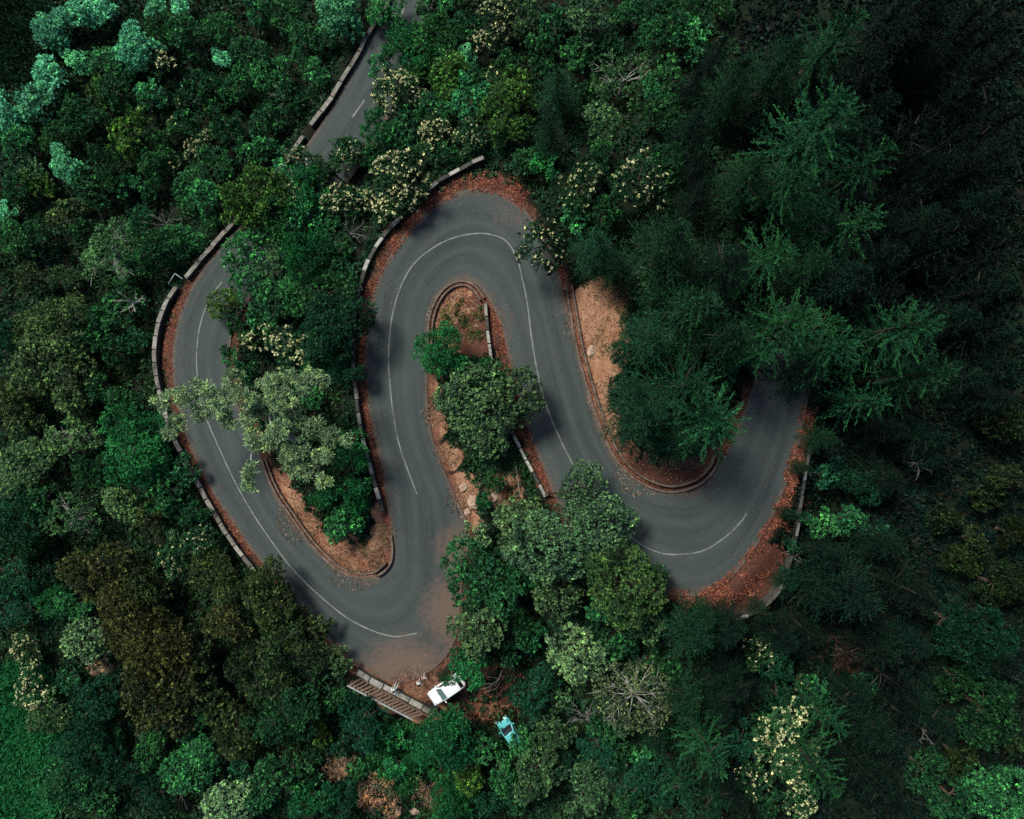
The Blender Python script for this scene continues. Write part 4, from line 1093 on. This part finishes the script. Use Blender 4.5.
def litter(pts, label, g, size=.17, clump=0.35, mat=None, name='fallen_leaves'):
    C, N = [], []
    for (x, y) in pts:
        if hills(x, y, .8, 13.0) + .5 * hills(x, y, 2.1, 17.0) < -clump: continue
        C.append((x, y, surface_z(x, y) + g.uniform(.015, .06))); N.append((0, 0, 1))
    C = np.array(C); n = len(C)
    D = unit(g.normal(size=(n, 3)) * np.array([1, 1, .18]))
    t = np.clip(g.beta(2, 2.4, n) + np.array([.22 * hills(c[0], c[1], .5, 3.0) for c in C]), 0, 1)
    v = leaf_quads(C, D, size * g.uniform(.6, 1.4, n), size * .6 * g.uniform(.6, 1.3, n), g, .2)
    me = finish(name, [v], [t], [mat or LITTER])
    tag(link(bpy.data.objects.new(name, me)), label, name.replace('_', ' '), kind='stuff')
g_ = np.random.default_rng(55)
litter(edge_pts('A', 7, 17, -.1, 1.5, 5200, g_, .9), 'reddish fallen leaves between the left bend and its wall', g_, .16, .05)
litter(edge_pts('B', 28, 34, -.15, 1.25, 2600, g_) + edge_pts('B', 24, 28, -.1, .9, 1000, g_) + edge_pts('B', 33.5, 38, -.4, 1.9, 4200, g_), 'orange-red fallen leaves along the wall of the top bend', g_, .17, .25)
litter(edge_pts('A', 50, 56, -.6, 1.0, 3800, g_) + edge_pts('A', 49, 53.8, -.6, 3.7, 6500, g_), 'red fallen leaves outside the right bend', g_, .17, .0)
litter(edge_pts('A', 38, 45.5, -.05, 1.2, 2600, g_) + edge_pts('A', 31, 36, .3, 2.6, 800, g_) + edge_pts('B', 39, 53, -.15, .5, 2200, g_), 'brown-red fallen leaves along the middle and right kerbs', g_, .15, .15)
litter(edge_pts('B', 12.5, 22.5, .2, 2.2, 2600, g_) + edge_pts('A', 18.5, 21.5, -.6, .6, 900, g_), 'faded fallen leaves on the rim of the left island', g_, .15, .1)
litter(edge_pts('A', 8, 22, -4.5, -.1, 260, g_, .45) + edge_pts('B', 24, 40, -4, -.1, 420, g_, .4) + edge_pts('A', 38, 54, -4, -.1, 420, g_, .4) + edge_pts('B', 40, 52, -2.5, 0, 160, g_, .5), 'single dry leaves blown over the asphalt', g_, .12, 3)
def disc_pts(px, py, r, n, g):
    out = []
    for k in range(n):
        a = g.uniform(0, 6.283); q = r * math.sqrt(g.random())
        if k == 0: z0 = ground_at_px(px, py).z
        ux, uy = px + q * math.cos(a), py + q * math.sin(a)
        p = at(ux, uy, z0); p = at(ux, uy, drop(p.x, p.y))
        out.append((p.x, p.y))
    return out
litter(disc_pts(492, 690, 36, 1500, g_) + disc_pts(470, 702, 24, 400, g_), 'brown fallen leaves in the clearing beside the white car', g_, .18, .5)

TAN, nt_, b_ = new_mat('stone_chip_and_straw')
at_ = nd(nt_, 'ShaderNodeAttribute', attribute_name='tint')
nt_.links.new(ramp(nt_, at_.outputs['Fac'], [(0, (.03, .022, .015)), (.35, (.11, .065, .045)), (.65, (.26, .16, .10)), (1, (.50, .38, .26))]), b_.inputs['Base Color'])
b_.inputs['Roughness'].default_value = .9; b_.inputs['Specular IOR Level'].default_value = .1
litter(disc_pts(455, 318, 28, 1500, g_) + disc_pts(434, 415, 12, 300, g_) + disc_pts(448, 455, 14, 350, g_) + disc_pts(464, 500, 18, 600, g_) + disc_pts(505, 490, 18, 400, g_), 'loose stones and straw on the middle island', g_, .15, .5, TAN, 'gravel')
litter(disc_pts(596, 325, 34, 800, g_) + disc_pts(606, 400, 20, 700, g_) + disc_pts(640, 472, 26, 800, g_) + disc_pts(690, 474, 24, 700, g_), 'loose stones and straw on the orange bank', g_, .15, .5, TAN, 'gravel')
litter(disc_pts(355, 562, 30, 1300, g_) + disc_pts(300, 520, 24, 900, g_) + disc_pts(384, 535, 14, 500, g_) + disc_pts(415, 692, 28, 800, g_), 'loose stones and straw on the left island and lay-by', g_, .14, .5, TAN, 'gravel')

GRASS, nt_, b_ = new_mat('grass_blade')
at_ = nd(nt_, 'ShaderNodeAttribute', attribute_name='tint'); oi_ = nd(nt_, 'ShaderNodeObjectInfo')
nt_.links.new(mixc(nt_, 1.0, oi_.outputs['Color'], ramp(nt_, at_.outputs['Fac'], [(0, .45), (.5, 1), (1, 1.7)]), 'MULTIPLY'), b_.inputs['Base Color'])
b_.inputs['Roughness'].default_value = .6; b_.inputs['Specular IOR Level'].default_value = .2
def grass(pts, colr, label, g, L, W, k, up, clump, name='grass'):
    C = []
    for (x, y) in pts:
        if hills(x, y, .7, 23.0) + .4 * hills(x, y, 2.0, 27.0) < clump: continue
        if road_dist(x, y)[0] < .35: continue
        C.append((x, y, drop(x, y) + .02))
    C = np.array(C)
    v, t = tufts(C, np.tile([[0, 0, 1.0]], (len(C), 1)), g, k, L, W, up, .8)
    me = finish(name, [v], [t], [GRASS]); o = link(bpy.data.objects.new(name, me)); o.color = (*colr, 1)
    tag(o, label, 'grass', kind='stuff')
grass(disc_pts(14, 765, 64, 5200, g_) + disc_pts(20, 700, 40, 1600, g_), (.020, .165, .050), 'bright green tall grass in the lower left corner', g_, .75, .10, 9, .4, -.6)
grass(disc_pts(400, 757, 36, 1500, g_), (.025, .13, .04), 'green weeds below the timber walkway', g_, .5, .14, 8, .4, -.3)
grass(disc_pts(15, 40, 46, 2200, g_), (.007, .034, .013), 'dark grass in the upper left corner', g_, .7, .10, 8, .4, -.6)
grass(disc_pts(462, 322, 22, 420, g_) + disc_pts(452, 335, 14, 160, g_), (.20, .17, .06), 'dry yellow grass on the tip of the middle island', g_, .32, .035, 9, .4, -.1)
grass(disc_pts(466, 312, 16, 160, g_) + disc_pts(455, 325, 14, 120, g_) + disc_pts(478, 330, 10, 60, g_), (.03, .07, .02), 'small green weeds on the tip of the middle island', g_, .3, .08, 8, .4, .0)
grass(disc_pts(345, 558, 24, 300, g_) + disc_pts(380, 552, 18, 260, g_) + disc_pts(385, 528, 9, 80, g_) + disc_pts(305, 522, 18, 180, g_), (.22, .15, .085), 'dry straw grass round the lower tip of the left island', g_, .34, .035, 9, .35, -.1)
grass(disc_pts(612, 305, 18, 260, g_) + disc_pts(610, 345, 20, 160, g_) + disc_pts(620, 365, 14, 90, g_), (.24, .17, .08), 'dry straw grass on the orange bank', g_, .36, .035, 9, .4, .0)
grass(disc_pts(375, 790, 22, 300, g_) + disc_pts(428, 792, 16, 180, g_), (.19, .125, .085), 'dry pinkish grass near the bottom edge', g_, .45, .035, 9, .4, -.2)

# ------------------------------------------------------------------ boulders and fallen branches
ROCK = rough_mat('pale_boulder', (.24, .15, .10), (.46, .34, .26), 1.8, .9, .2, .6)
for (px, py, s, lb) in ((473, 502, .95, 'large pale boulder on the lower end of the middle island'), (463, 487, .6, 'small pale boulder by the kerb of the middle island'), (496, 496, .75, 'pale boulder between bushes behind the middle island wall'), (467, 512, .5, 'lowest small boulder of the middle island by the kerb'),
                       (592, 351, .8, 'whitish boulder low on the orange bank'), (398, 812, .6, 'pale stone at the bottom edge below the dry shrubs'), (414, 811, .7, 'white rock at the bottom edge under the dry grass')):
    p = ground_at_px(px, py)
    bm = bmesh.new(); bmesh.ops.create_icosphere(bm, subdivisions=3, radius=s * .5)
    for v in bm.verts:
        n_ = mnoise.noise(v.co * 2.2 / s + Vector((px, py, 0))) * .62 + abs(mnoise.noise(v.co * 5 / s + Vector((py, px, 0)))) * .35
        v.co *= 1 + n_; v.co.z *= .55; v.co.x *= 1.25
    me = bpy.data.meshes.new('boulder'); bm.to_mesh(me); bm.free(); me.materials.append(ROCK)
    o = link(bpy.data.objects.new('boulder', me)); o.location = p + Vector((0, 0, .1 * s)); o.rotation_euler = (0, 0, px % 6)
    tag(o, lb, 'boulder', 'boulders of the road banks')
def branch(pts, rad, lb, subs):
    P = [ground_at_px(*q[:2]) + Vector((0, 0, q[2])) for q in pts]
    root = empty('fallen_branch', P[0]); g = np.random.default_rng(int(pts[0][0]))
    m = MB(); n = len(P)
    m.tube([p - P[0] for p in P], [rad * (1 - .75 * i / (n - 1)) for i in range(n)], 6)
    m.build('stem', FALLEN, root, True)
    m2 = MB()
    for (a, q2) in subs:
        s = P[a]; e = ground_at_px(*q2[:2]) + Vector((0, 0, q2[2]))
        pth = [s.lerp(e, t) - P[0] + Vector((g.normal() * .06, g.normal() * .06, .15 * math.sin(3.14 * t))) for t in (0, .25, .5, .75, 1)]
        m2.tube(pth, [rad * .5, rad * .42, rad * .34, rad * .25, rad * .1], 5)
    m2.build('twig', FALLEN, root, True)
    tag(root, lb, 'branch', 'fallen branches')
FALLEN = rough_mat('bleached_branch', (.20, .15, .105), (.40, .31, .23), 4.0)
branch([(502,667,1.2),(499,676,1.0),(493,681,.8),(482,682,.6),(466,682.5,.3)], .09, 'long bleached fallen branch reaching the white car', [(1, (493,686,.3)), (1, (484,674,.4)), (2, (477,690,.2)), (2, (487,692,.2)), (3, (480,672,.3))])
branch([(500,680,.8),(496,687,.5),(489,690,.3),(484,694,.2)], .06, 'curved smaller fallen branch in the brown clearing', [(1, (498,694,.2)), (2, (486,686,.3))])
branch([(516,466,1.4),(518,480,1.2),(520,492,1.0),(523,503,.8)], .07, 'thin grey fallen branch behind the middle island wall', [(1, (524,486,.8)), (2, (514,497,.6))])
branch([(800,560,.6),(794,553,.8),(788,550,.5),(781,552,.3)], .06, 'broken orange branch at the edge of the red leaves', [(1, (797,547,.5)), (2, (785,543,.3))])

# ------------------------------------------------------------------ cars
GLASS = flat_mat('dark_window_glass', (.012, .016, .018), .06, .6)
WINDSCREEN = flat_mat('pale_windscreen_glass', (.10, .17, .16), .08, .7, .0, .5)
TYRE = flat_mat('tyre_rubber', (.012, .012, .012), .85, .2)
RIM = flat_mat('wheel_alloy', (.45, .45, .46), .35, .5, .8)
LAMP = flat_mat('headlamp_lens', (.55, .57, .58), .1, .6)
TAIL = flat_mat('tail_lamp_lens', (.30, .015, .012), .15, .6)
TRIM = flat_mat('black_plastic_trim', (.02, .02, .021), .6, .3)
PLATE = flat_mat('blank_number_plate', (.55, .52, .30), .5, .3)
def car(label, paint, loc, heading, screen=None, L=3.75, W=1.62, H=1.46, roofrack=False):
    """small hatchback; nose towards local +x"""
    root = empty('parked_car', loc, heading); tag(root, label, 'car', 'cars parked in the lay-by')
    def ring(x, zb, zt, w, n=12, sh=.32):
        # rounded half-box section from left sill over the top to right sill
        out = []
        for k in range(n + 1):
            a = math.pi * k / n
            cx_, sz_ = math.cos(a), math.sin(a)
            e = sh
            yy = math.copysign(abs(cx_) ** e, cx_) * w / 2; zz = zb + (zt - zb) * sz_ ** e
            out.append((x, yy, zz))
        return out
    h = L / 2
    ST = [(-h, .34, .62, W * .80), (-h + .06, .24, .80, W * .90), (-h + .28, .20, .90, W * .97), (-h * .45, .20, .92, W), (0, .20, .90, W), (h * .38, .20, .89, W), (h * .62, .20, .84, W * .985), (h - .30, .21, .76, W * .95), (h - .08, .25, .66, W * .86), (h, .34, .56, W * .74)]
    m = MB(); vs, fs = [], []
    n = 12
    for s in ST: vs += ring(*s)
    for i in range(len(ST) - 1):
        for k in range(n): fs.append((i * (n + 1) + k, (i + 1) * (n + 1) + k, (i + 1) * (n + 1) + k + 1, i * (n + 1) + k + 1))
        fs.append((i * (n + 1), i * (n + 1) + n, (i + 1) * (n + 1) + n, (i + 1) * (n + 1)))
    fs += [tuple(range(n + 1)), tuple(reversed([(len(ST) - 1) * (n + 1) + k for k in range(n + 1)]))]
    m.add(vs, fs)
    body = m.build('body', paint, root, True)
    # cabin: pillars and roof in paint, glass set just proud of it
    def quad(b, t): return b, t
    xb0, xb1, xt0, xt1 = -h + .22, h * .46, -h + .52, h * .10
    yb, yt, zb, zt = W * .465, W * .385, .87, H
    cab = MB()
    V = [(xb0, -yb, zb), (xb1, -yb, zb), (xb1, yb, zb), (xb0, yb, zb), (xt0, -yt, zt - .05), (xt1, -yt, zt - .05), (xt1, yt, zt - .05), (xt0, yt, zt - .05),
         (xt0 + .16, -yt + .13, zt), (xt1 - .16, -yt + .13, zt), (xt1 - .16, yt - .13, zt), (xt0 + .16, yt - .13, zt)]
    cab.add(V, [(0, 1, 5, 4), (1, 2, 6, 5), (2, 3, 7, 6), (3, 0, 4, 7), (4, 5, 9, 8), (5, 6, 10, 9), (6, 7, 11, 10), (7, 4, 8, 11), (8, 9, 10, 11)])
    cab.build('roof', paint, root, True, bevel=.03)
    def pane(name, a, b, c, d, mat, inset=(.08, .1), off=.012):
        A, B, Cc, D = map(Vector, (a, b, c, d))
        nrm = (B - A).cross(D - A).normalized()
        def P(u, v): return A.lerp(B, u).lerp(D.lerp(Cc, u), v) + nrm * off
        u0, u1 = inset[0], 1 - inset[0]; v0, v1 = inset[1], 1 - inset[1]
        q = MB(); q.add([P(u0, v0), P(u1, v0), P(u1, v1), P(u0, v1), P(u0, v0) - nrm * .02, P(u1, v0) - nrm * .02, P(u1, v1) - nrm * .02, P(u0, v1) - nrm * .02], [(0, 1, 2, 3), (0, 4, 5, 1), (1, 5, 6, 2), (2, 6, 7, 3), (3, 7, 4, 0)])
        return q.build(name, mat, root)
    pane('windscreen', V[1], V[2], V[6], V[5], screen or WINDSCREEN, (.07, .04))
    pane('rear_window', V[3], V[0], V[4], V[7], GLASS, (.10, .12))
    for s in (0, 1):
        a, b, c, d = (V[0], V[1], V[5], V[4]) if s == 0 else (V[2], V[3], V[7], V[6])
        A, B, Cc, D = map(Vector, (a, b, c, d))
        mid, midt = A.lerp(B, .5), D.lerp(Cc, .5)
        pane('side_window', A, mid, midt, D, GLASS, (.09, .14)); pane('side_window', mid, B, Cc, midt, GLASS, (.09, .14))
    for x in (-h * .62, h * .64):
        for y in (-1, 1):
            wv = MB(); r = .29; nn = 20
            wv.tube([(x, y * (W / 2 - .19), r), (x, y * (W / 2 - .17), r), (x, y * (W / 2 - .01), r), (x, y * (W / 2 + .012), r)], [r * .9, r, r, r * .88], nn)
            wo = wv.build('wheel', TYRE, root, True)
            rv_ = MB(); rv_.tube([(x, y * (W / 2 - .02), r), (x, y * (W / 2 + .02), r)], [r * .62, r * .55], 16); rv_.build('rim', RIM, wo)
    for y in (-1, 1):
        q = MB(); q.box((h - .13, y * W * .33, .66), .18, .30, .13, Matrix.Rotation(-.35 * y, 3, 'Z')); q.build('headlight', LAMP, root, bevel=.03)
        q = MB(); q.box((-h + .05, y * W * .38, .78), .08, .16, .26); q.build('tail_light', TAIL, root, bevel=.02)
        q = MB(); q.box((h * .36, y * (W / 2 + .10), .93), .12, .18, .12); q.build('wing_mirror', paint, root, bevel=.03)
        q = MB(); q.box((h * .02, y * (W / 2 + .004), .74), .16, .02, .03); q.build('door_handle', TRIM, root)
    q = MB(); q.box((h - .03, 0, .36), .10, W * .62, .16); q.build('front_bumper', TRIM, root, bevel=.03)
    q = MB(); q.box((-h + .02, 0, .36), .10, W * .70, .14); q.build('rear_bumper', TRIM, root, bevel=.03)
    q = MB(); q.box((h + .03, 0, .40), .015, .46, .11); q.box((-h - .035, 0, .52), .015, .46, .11); q.build('number_plate', PLATE, root)
    q = MB()
    for y in (-.30, .25): q.tube([(xb1 + .06, y, .905), (xb1 - .06, y + .46, .99)], [.012, .008], 4)
    q.build('wiper', TRIM, root)
    return root
def dirn(a, b): return math.atan2(-(b[1] - a[1]), b[0] - a[0])
WHITE = flat_mat('white_car_paint', (.78, .78, .77), .28, .5, 0, .6)
TEAL = flat_mat('blue_green_car_paint', (.10, .46, .47), .25, .5, .1, .8)
zc_ = road_z(447, 690)
p = at(446.5, 690, zc_ + .75); p.z = surface_z(p.x, p.y) - .01
car('white hatchback parked beside the wall, half under a tree', WHITE, p, dirn((459, 680.5), (430.5, 700)), None, 3.7, 1.62)
p = ground_at_px(510, 732); p = at(510, 732, p.z + .75); p.z = ground_h(p.x, p.y) + .02
car('blue-green car parked in shade beneath the trees', TEAL, p, dirn((517, 742), (502, 721.5)), GLASS, 3.4, 1.5)

# ------------------------------------------------------------------ people
SKIN = flat_mat('skin', (.36, .21, .15), .55, .4)
HAIR = flat_mat('dark_hair', (.02, .014, .010), .6, .3)
def cloth(name, c): return rough_mat(name, tuple(x * .85 for x in c), c, 9.0, .9, .15, .2)
def person(label, loc, heading, shirt, trousers, hair, pose='stand', arms=((.30, .05, .82), (-.30, .05, .82)), look=0.0):
    """one continuous skinned body facing local +x; hair is a child"""
    root = empty('person', loc, heading); tag(root, label, 'person')
    J = {'hip': (0, 0, .93), 'waist': (0, 0, 1.08), 'chest': (.015, 0, 1.28), 'neck0': (0, 0, 1.43), 'neck': (.015, 0, 1.50), 'head0': (.03, 0, 1.57), 'head1': (.035, 0, 1.68), 'head2': (.02, 0, 1.735)}
    rad = {'hip': .135, 'waist': .12, 'chest': .145, 'neck0': .07, 'neck': .05, 'head0': .075, 'head1': .095, 'head2': .05}
    ed = [('hip', 'waist'), ('waist', 'chest'), ('chest', 'neck0'), ('neck0', 'neck'), ('neck', 'head0'), ('head0', 'head1'), ('head1', 'head2')]
    for s, nm in ((1, 'l'), (-1, 'r')):
        if pose == 'sit':
            leg = [('hj', (.02, .09 * s, .90), .10), ('kn', (.44, .13 * s, .86), .065), ('an', (.50, .12 * s, .46), .045), ('toe', (.68, .14 * s, .42), .035)]
        else:
            st = .13 * s if pose == 'walk' else .03 * s
            leg = [('hj', (0, .09 * s, .88), .10), ('kn', (st * .7 + .03, .10 * s, .50), .065), ('an', (st - .02, .11 * s, .09), .045), ('toe', (st + .16, .13 * s, .04), .035)]
        prev = 'hip'
        for j, q, r in leg: J[j + nm] = q; rad[j + nm] = r; ed.append((prev, j + nm)); prev = j + nm
        hx = arms[0] if s > 0 else arms[1]
        sh = (0, .19 * s, 1.38); hand = Vector((hx[1], hx[0], hx[2]))
        el_ = (Vector(sh) + hand) / 2 + Vector((-.07, .05 * s, -.03))
        for j, q, r in (('sh', sh, .062), ('el', tuple(el_), .045), ('wr', tuple(hand), .030)):
            J[j + nm] = q; rad[j + nm] = r
        ed += [('neck0', 'sh' + nm), ('sh' + nm, 'el' + nm), ('el' + nm, 'wr' + nm)]
        fd = (hand - el_).normalized(); sd = fd.cross(Vector((0, 0, 1)))
        sd = sd.normalized() if sd.length > .1 else Vector((1, 0, 0))
        pm_ = hand + fd * .075; J['pa' + nm] = tuple(pm_); rad['pa' + nm] = .032; ed.append(('wr' + nm, 'pa' + nm))
        for f in range(4):
            o_ = sd * (f - 1.5) * .021
            k1, k2 = 'f%d' % f + nm, 'g%d' % f + nm
            ln = (.075, .088, .082, .062)[f]
            J[k1] = tuple(pm_ + fd * .04 + o_); J[k2] = tuple(pm_ + fd * (.04 + ln * .7) + o_ - Vector((0, 0, .02))); rad[k1] = .010; rad[k2] = .008
            ed += [('pa' + nm, k1), (k1, k2)]
        J['th' + nm] = tuple(hand + fd * .07 + sd * .055 * (1 if s > 0 else -1)); rad['th' + nm] = .010; ed.append(('wr' + nm, 'th' + nm))
    J['nose'] = (.135, 0, 1.63); rad['nose'] = .014; ed.append(('head0', 'nose'))
    names = list(J); ix = {n_: i for i, n_ in enumerate(names)}
    me = bpy.data.meshes.new('body'); me.from_pydata([J[n_] for n_ in names], [(ix[a], ix[b]) for a, b in ed], [])
    ob = link(bpy.data.objects.new('body', me))
    sk = ob.modifiers.new('skin', 'SKIN'); sk.use_smooth_shade = True
    for n_, sv in zip(names, me.skin_vertices[0].data): sv.radius = (rad[n_], rad[n_]); sv.use_root = n_ == 'hip'
    su = ob.modifiers.new('sub', 'SUBSURF'); su.levels = 1; su.render_levels = 1
    dg = bpy.context.evaluated_depsgraph_get(); ev = ob.evaluated_get(dg)
    nm_ = bpy.data.meshes.new_from_object(ev); ob.modifiers.clear(); ob.data = nm_
    nm_.materials.clear()
    for mt in (SKIN, shirt, trousers, TRIM): nm_.materials.append(mt)
    upper = [Vector(J[k]) for k in ('sh' + 'l', 'sh' + 'r', 'el' + 'l', 'el' + 'r')]
    for f in nm_.polygons:
        c_ = f.center; f.use_smooth = True
        near = min(((Vector(J[k]) - c_).length, k) for k in names)[1]
        if near[:2] in ('hi', 'hj', 'kn'): f.material_index = 2
        elif near[:2] == 'an': f.material_index = 2
        elif near[:3] == 'toe': f.material_index = 3
        elif near in ('waist', 'chest', 'neck0') or near[:2] in ('sh', 'el'): f.material_index = 1
        else: f.material_index = 0
    ob.parent = root
    hb = bmesh.new(); bmesh.ops.create_icosphere(hb, subdivisions=3, radius=.118)
    bmesh.ops.delete(hb, geom=[v for v in hb.verts if v.co.z < -.035 and v.co.x > -.03 or v.co.z < -.09], context='VERTS')
    for v in hb.verts: v.co.x *= 1.08; v.co *= 1 + .05 * mnoise.noise(v.co * 30)
    hm = bpy.data.meshes.new('hair'); hb.to_mesh(hm); hb.free(); hm.materials.append(hair)
    for f in hm.polygons: f.use_smooth = True
    ho = link(bpy.data.objects.new('hair', hm), root); ho.location = (.012, 0, 1.685)
    eb = MB()
    for s in (1, -1): eb.box((.118, .035 * s, 1.655), .012, .022, .012)
    eb.build('eye', HAIR, root)
    return root
zr = road_z(419, 686)
def stand_px(px, py, h=1.2):
    z = road_z(px, py); p_ = at(px, py, z + h); p_.z = surface_z(p_.x, p_.y); return p_
person('person in a white shirt standing on the road near the white car', stand_px(419, 684.5), 1.0, cloth('white_cotton', (.80, .79, .76)), cloth('pale_cotton_trousers', (.62, .60, .56)), HAIR, 'stand', ((.27, .12, .90), (-.30, .10, .92)))
person('person in a pale pink top farther from the wall', stand_px(424.5, 678), -1.6, cloth('pale_pink_cotton', (.62, .42, .36)), cloth('white_trousers', (.55, .50, .46)), flat_mat('brown_hair', (.10, .045, .025), .6, .3), 'walk', ((.26, .14, .86), (-.26, -.10, .86)))
zt_ = road_z(394, 692) + .7
p = at(394.3, 690.0, zt_ + .3); p.z = zt_ - .80
person('person in white sitting on the wall with legs towards the road', p, dirn((394, 691), (397, 684)), cloth('white_linen', (.74, .76, .74)), cloth('teal_grey_trousers', (.30, .40, .38)), HAIR, 'sit', ((.30, .22, .96), (-.42, -.02, 1.0)))

# ------------------------------------------------------------------ timber walkway below the wall
OLDWOOD = rough_mat('old_brown_timber', (.075, .048, .034), (.20, .135, .10), 3.0, .85, .2, .5)
GREYBEAM = rough_mat('grey_beam', (.17, .18, .17), (.34, .35, .33), 3.0, .8, .3, .3)
zw = road_z(390, 690) - .25
W0, W1 = at(361, 677, zw), at(432, 717, zw); R0, R1 = at(347.5, 685, zw), at(413, 719.5, zw)
root = empty('timber_walkway', (W0 + R1) / 2); tag(root, 'weathered timber walkway with open gaps between its cross planks below the wall', 'walkway')
o_ = root.location.copy()
nP = 17
ra = random.Random(5)
for i in range(nP):
    u = (i + .35) / nP
    a = W0.lerp(W1, u * .93); b2 = R0.lerp(R1, u)
    a = a.lerp(b2, .12); c_ = (a + b2) / 2; t = b2 - a; an = math.atan2(t.y, t.x)
    m = MB(); m.box((0, 0, 0), t.length * ra.uniform(.9, 1.0), .19 * ra.uniform(.85, 1.25), .07)
    pl = m.build('plank', OLDWOOD, root, bevel=.012); pl.location = c_ - o_ + Vector((0, 0, ra.uniform(-.03, .03))); pl.rotation_euler = (ra.uniform(-.04, .04), ra.uniform(-.03, .03), an + ra.uniform(-.05, .05))
def beam(a, b2, w_, h_, name, mat):
    t = b2 - a; m = MB(); m.box((0, 0, 0), t.length, w_, h_); q = m.build(name, mat, root, bevel=.015)
    q.location = (a + b2) / 2 - o_; q.rotation_euler = (0, 0, math.atan2(t.y, t.x))
up_ = Vector((0, 0, 1))
beam(R0 + up_ * .10, R1 + up_ * .10, .16, .16, 'edge_beam', GREYBEAM)
beam(W0.lerp(R0, .14) - up_ * .15, W1.lerp(R1, .14) - up_ * .15, .14, .18, 'joist', OLDWOOD)
beam(W0.lerp(R0, .82) - up_ * .15, W1.lerp(R1, .82) - up_ * .15, .14, .18, 'joist', OLDWOOD)
for i in range(5):
    q = R0.lerp(R1, .03 + .94 * i / 4); zz = drop(q.x, q.y)
    m = MB(); m.box((0, 0, 0), .16, .16, max(.6, q.z - zz + .3)); pst = m.build('post', OLDWOOD, root, bevel=.01); pst.location = Vector((q.x, q.y, q.z - max(.6, q.z - zz + .3) / 2 + .02)) - o_ + Vector((.0, .0, -.05))
# ------------------------------------------------------------------ bent metal rail at the gap in the wall
STEEL = flat_mat('galvanised_steel', (.30, .34, .35), .45, .5, .5)
zr = road_z(180, 280)
q0, q1, q2 = at(182.5, 279, zr + .7), at(175, 273.5, zr + .7), at(168.5, 283.5, zr + .7)
root = empty('metal_rail', (q1.x, q1.y, zr)); tag(root, 'bent grey metal rail outside the gap in the stone wall', 'rail')
m = MB(); rr_ = Vector(root.location)
m.tube([q0 - rr_, q1.lerp(q0, .08) - rr_, q1 - rr_, q1.lerp(q2, .08) - rr_, q2 - rr_], [.045] * 5, 8); m.build('top_rail', STEEL, root, True)
for q in (q0, q1, q2):
    m = MB(); zz = drop(q.x, q.y); m.tube([q - rr_, Vector((q.x, q.y, zz - .2)) - rr_], [.04, .04], 8); m.build('post', STEEL, root, True)

# ------------------------------------------------------------------ camera, light, sky
cam_d = bpy.data.cameras.new('camera'); cam = link(bpy.data.objects.new('camera', cam_d))
cam_d.sensor_width = 36.0; cam_d.sensor_fit = 'HORIZONTAL'; cam_d.lens = 36.0 * FPX / 1024.0
cam_d.clip_start = 0.5; cam_d.clip_end = 6000
cam.location = (0, 0, CAM_H); cam.rotation_euler = (0, 0, 0)
scene.camera = cam

SUN_EL, SUN_AZ = R(52), R(318)             # azimuth clockwise from north (+y): light comes from the upper left
w = bpy.data.worlds.new('World'); scene.world = w; w.use_nodes = True
nt = w.node_tree; nt.nodes.clear()
sky = nt.nodes.new('ShaderNodeTexSky'); sky.sky_type = 'NISHITA'; sky.sun_disc = False
sky.sun_elevation = SUN_EL; sky.sun_rotation = SUN_AZ; sky.dust_density = 2.5; sky.air_density = 1.0; sky.ozone_density = 5.0
bg = nt.nodes.new('ShaderNodeBackground'); bg.inputs[1].default_value = 0.05
out = nt.nodes.new('ShaderNodeOutputWorld')
nt.links.new(sky.outputs[0], bg.inputs[0]); nt.links.new(bg.outputs[0], out.inputs[0])
sun_d = bpy.data.lights.new('sun', 'SUN'); sun = link(bpy.data.objects.new('sun', sun_d))
sun_d.energy = 2.1; sun_d.angle = R(16); sun_d.color = (1.0, 1.0, 0.88)
d = Vector((math.sin(SUN_AZ) * math.cos(SUN_EL), math.cos(SUN_AZ) * math.cos(SUN_EL), math.sin(SUN_EL)))
sun.rotation_euler = d.to_track_quat('Z', 'Y').to_euler(); sun.location = (0, 0, 120)

vs_ = scene.view_settings
scene.display_settings.display_device = 'sRGB'
vs_.view_transform = 'Standard'; vs_.look = 'None'; vs_.exposure = 1.12; vs_.gamma = 1.0; vs_.use_curve_mapping = False
cy = scene.cycles
cy.max_bounces = 5; cy.diffuse_bounces = 3; cy.glossy_bounces = 2; cy.transmission_bounces = 3; cy.transparent_max_bounces = 4
cy.use_adaptive_sampling = True; cy.adaptive_threshold = 0.01
cy.use_denoising = False
scene.render.filter_size = 1.15
cy.sample_clamp_indirect = 4.0
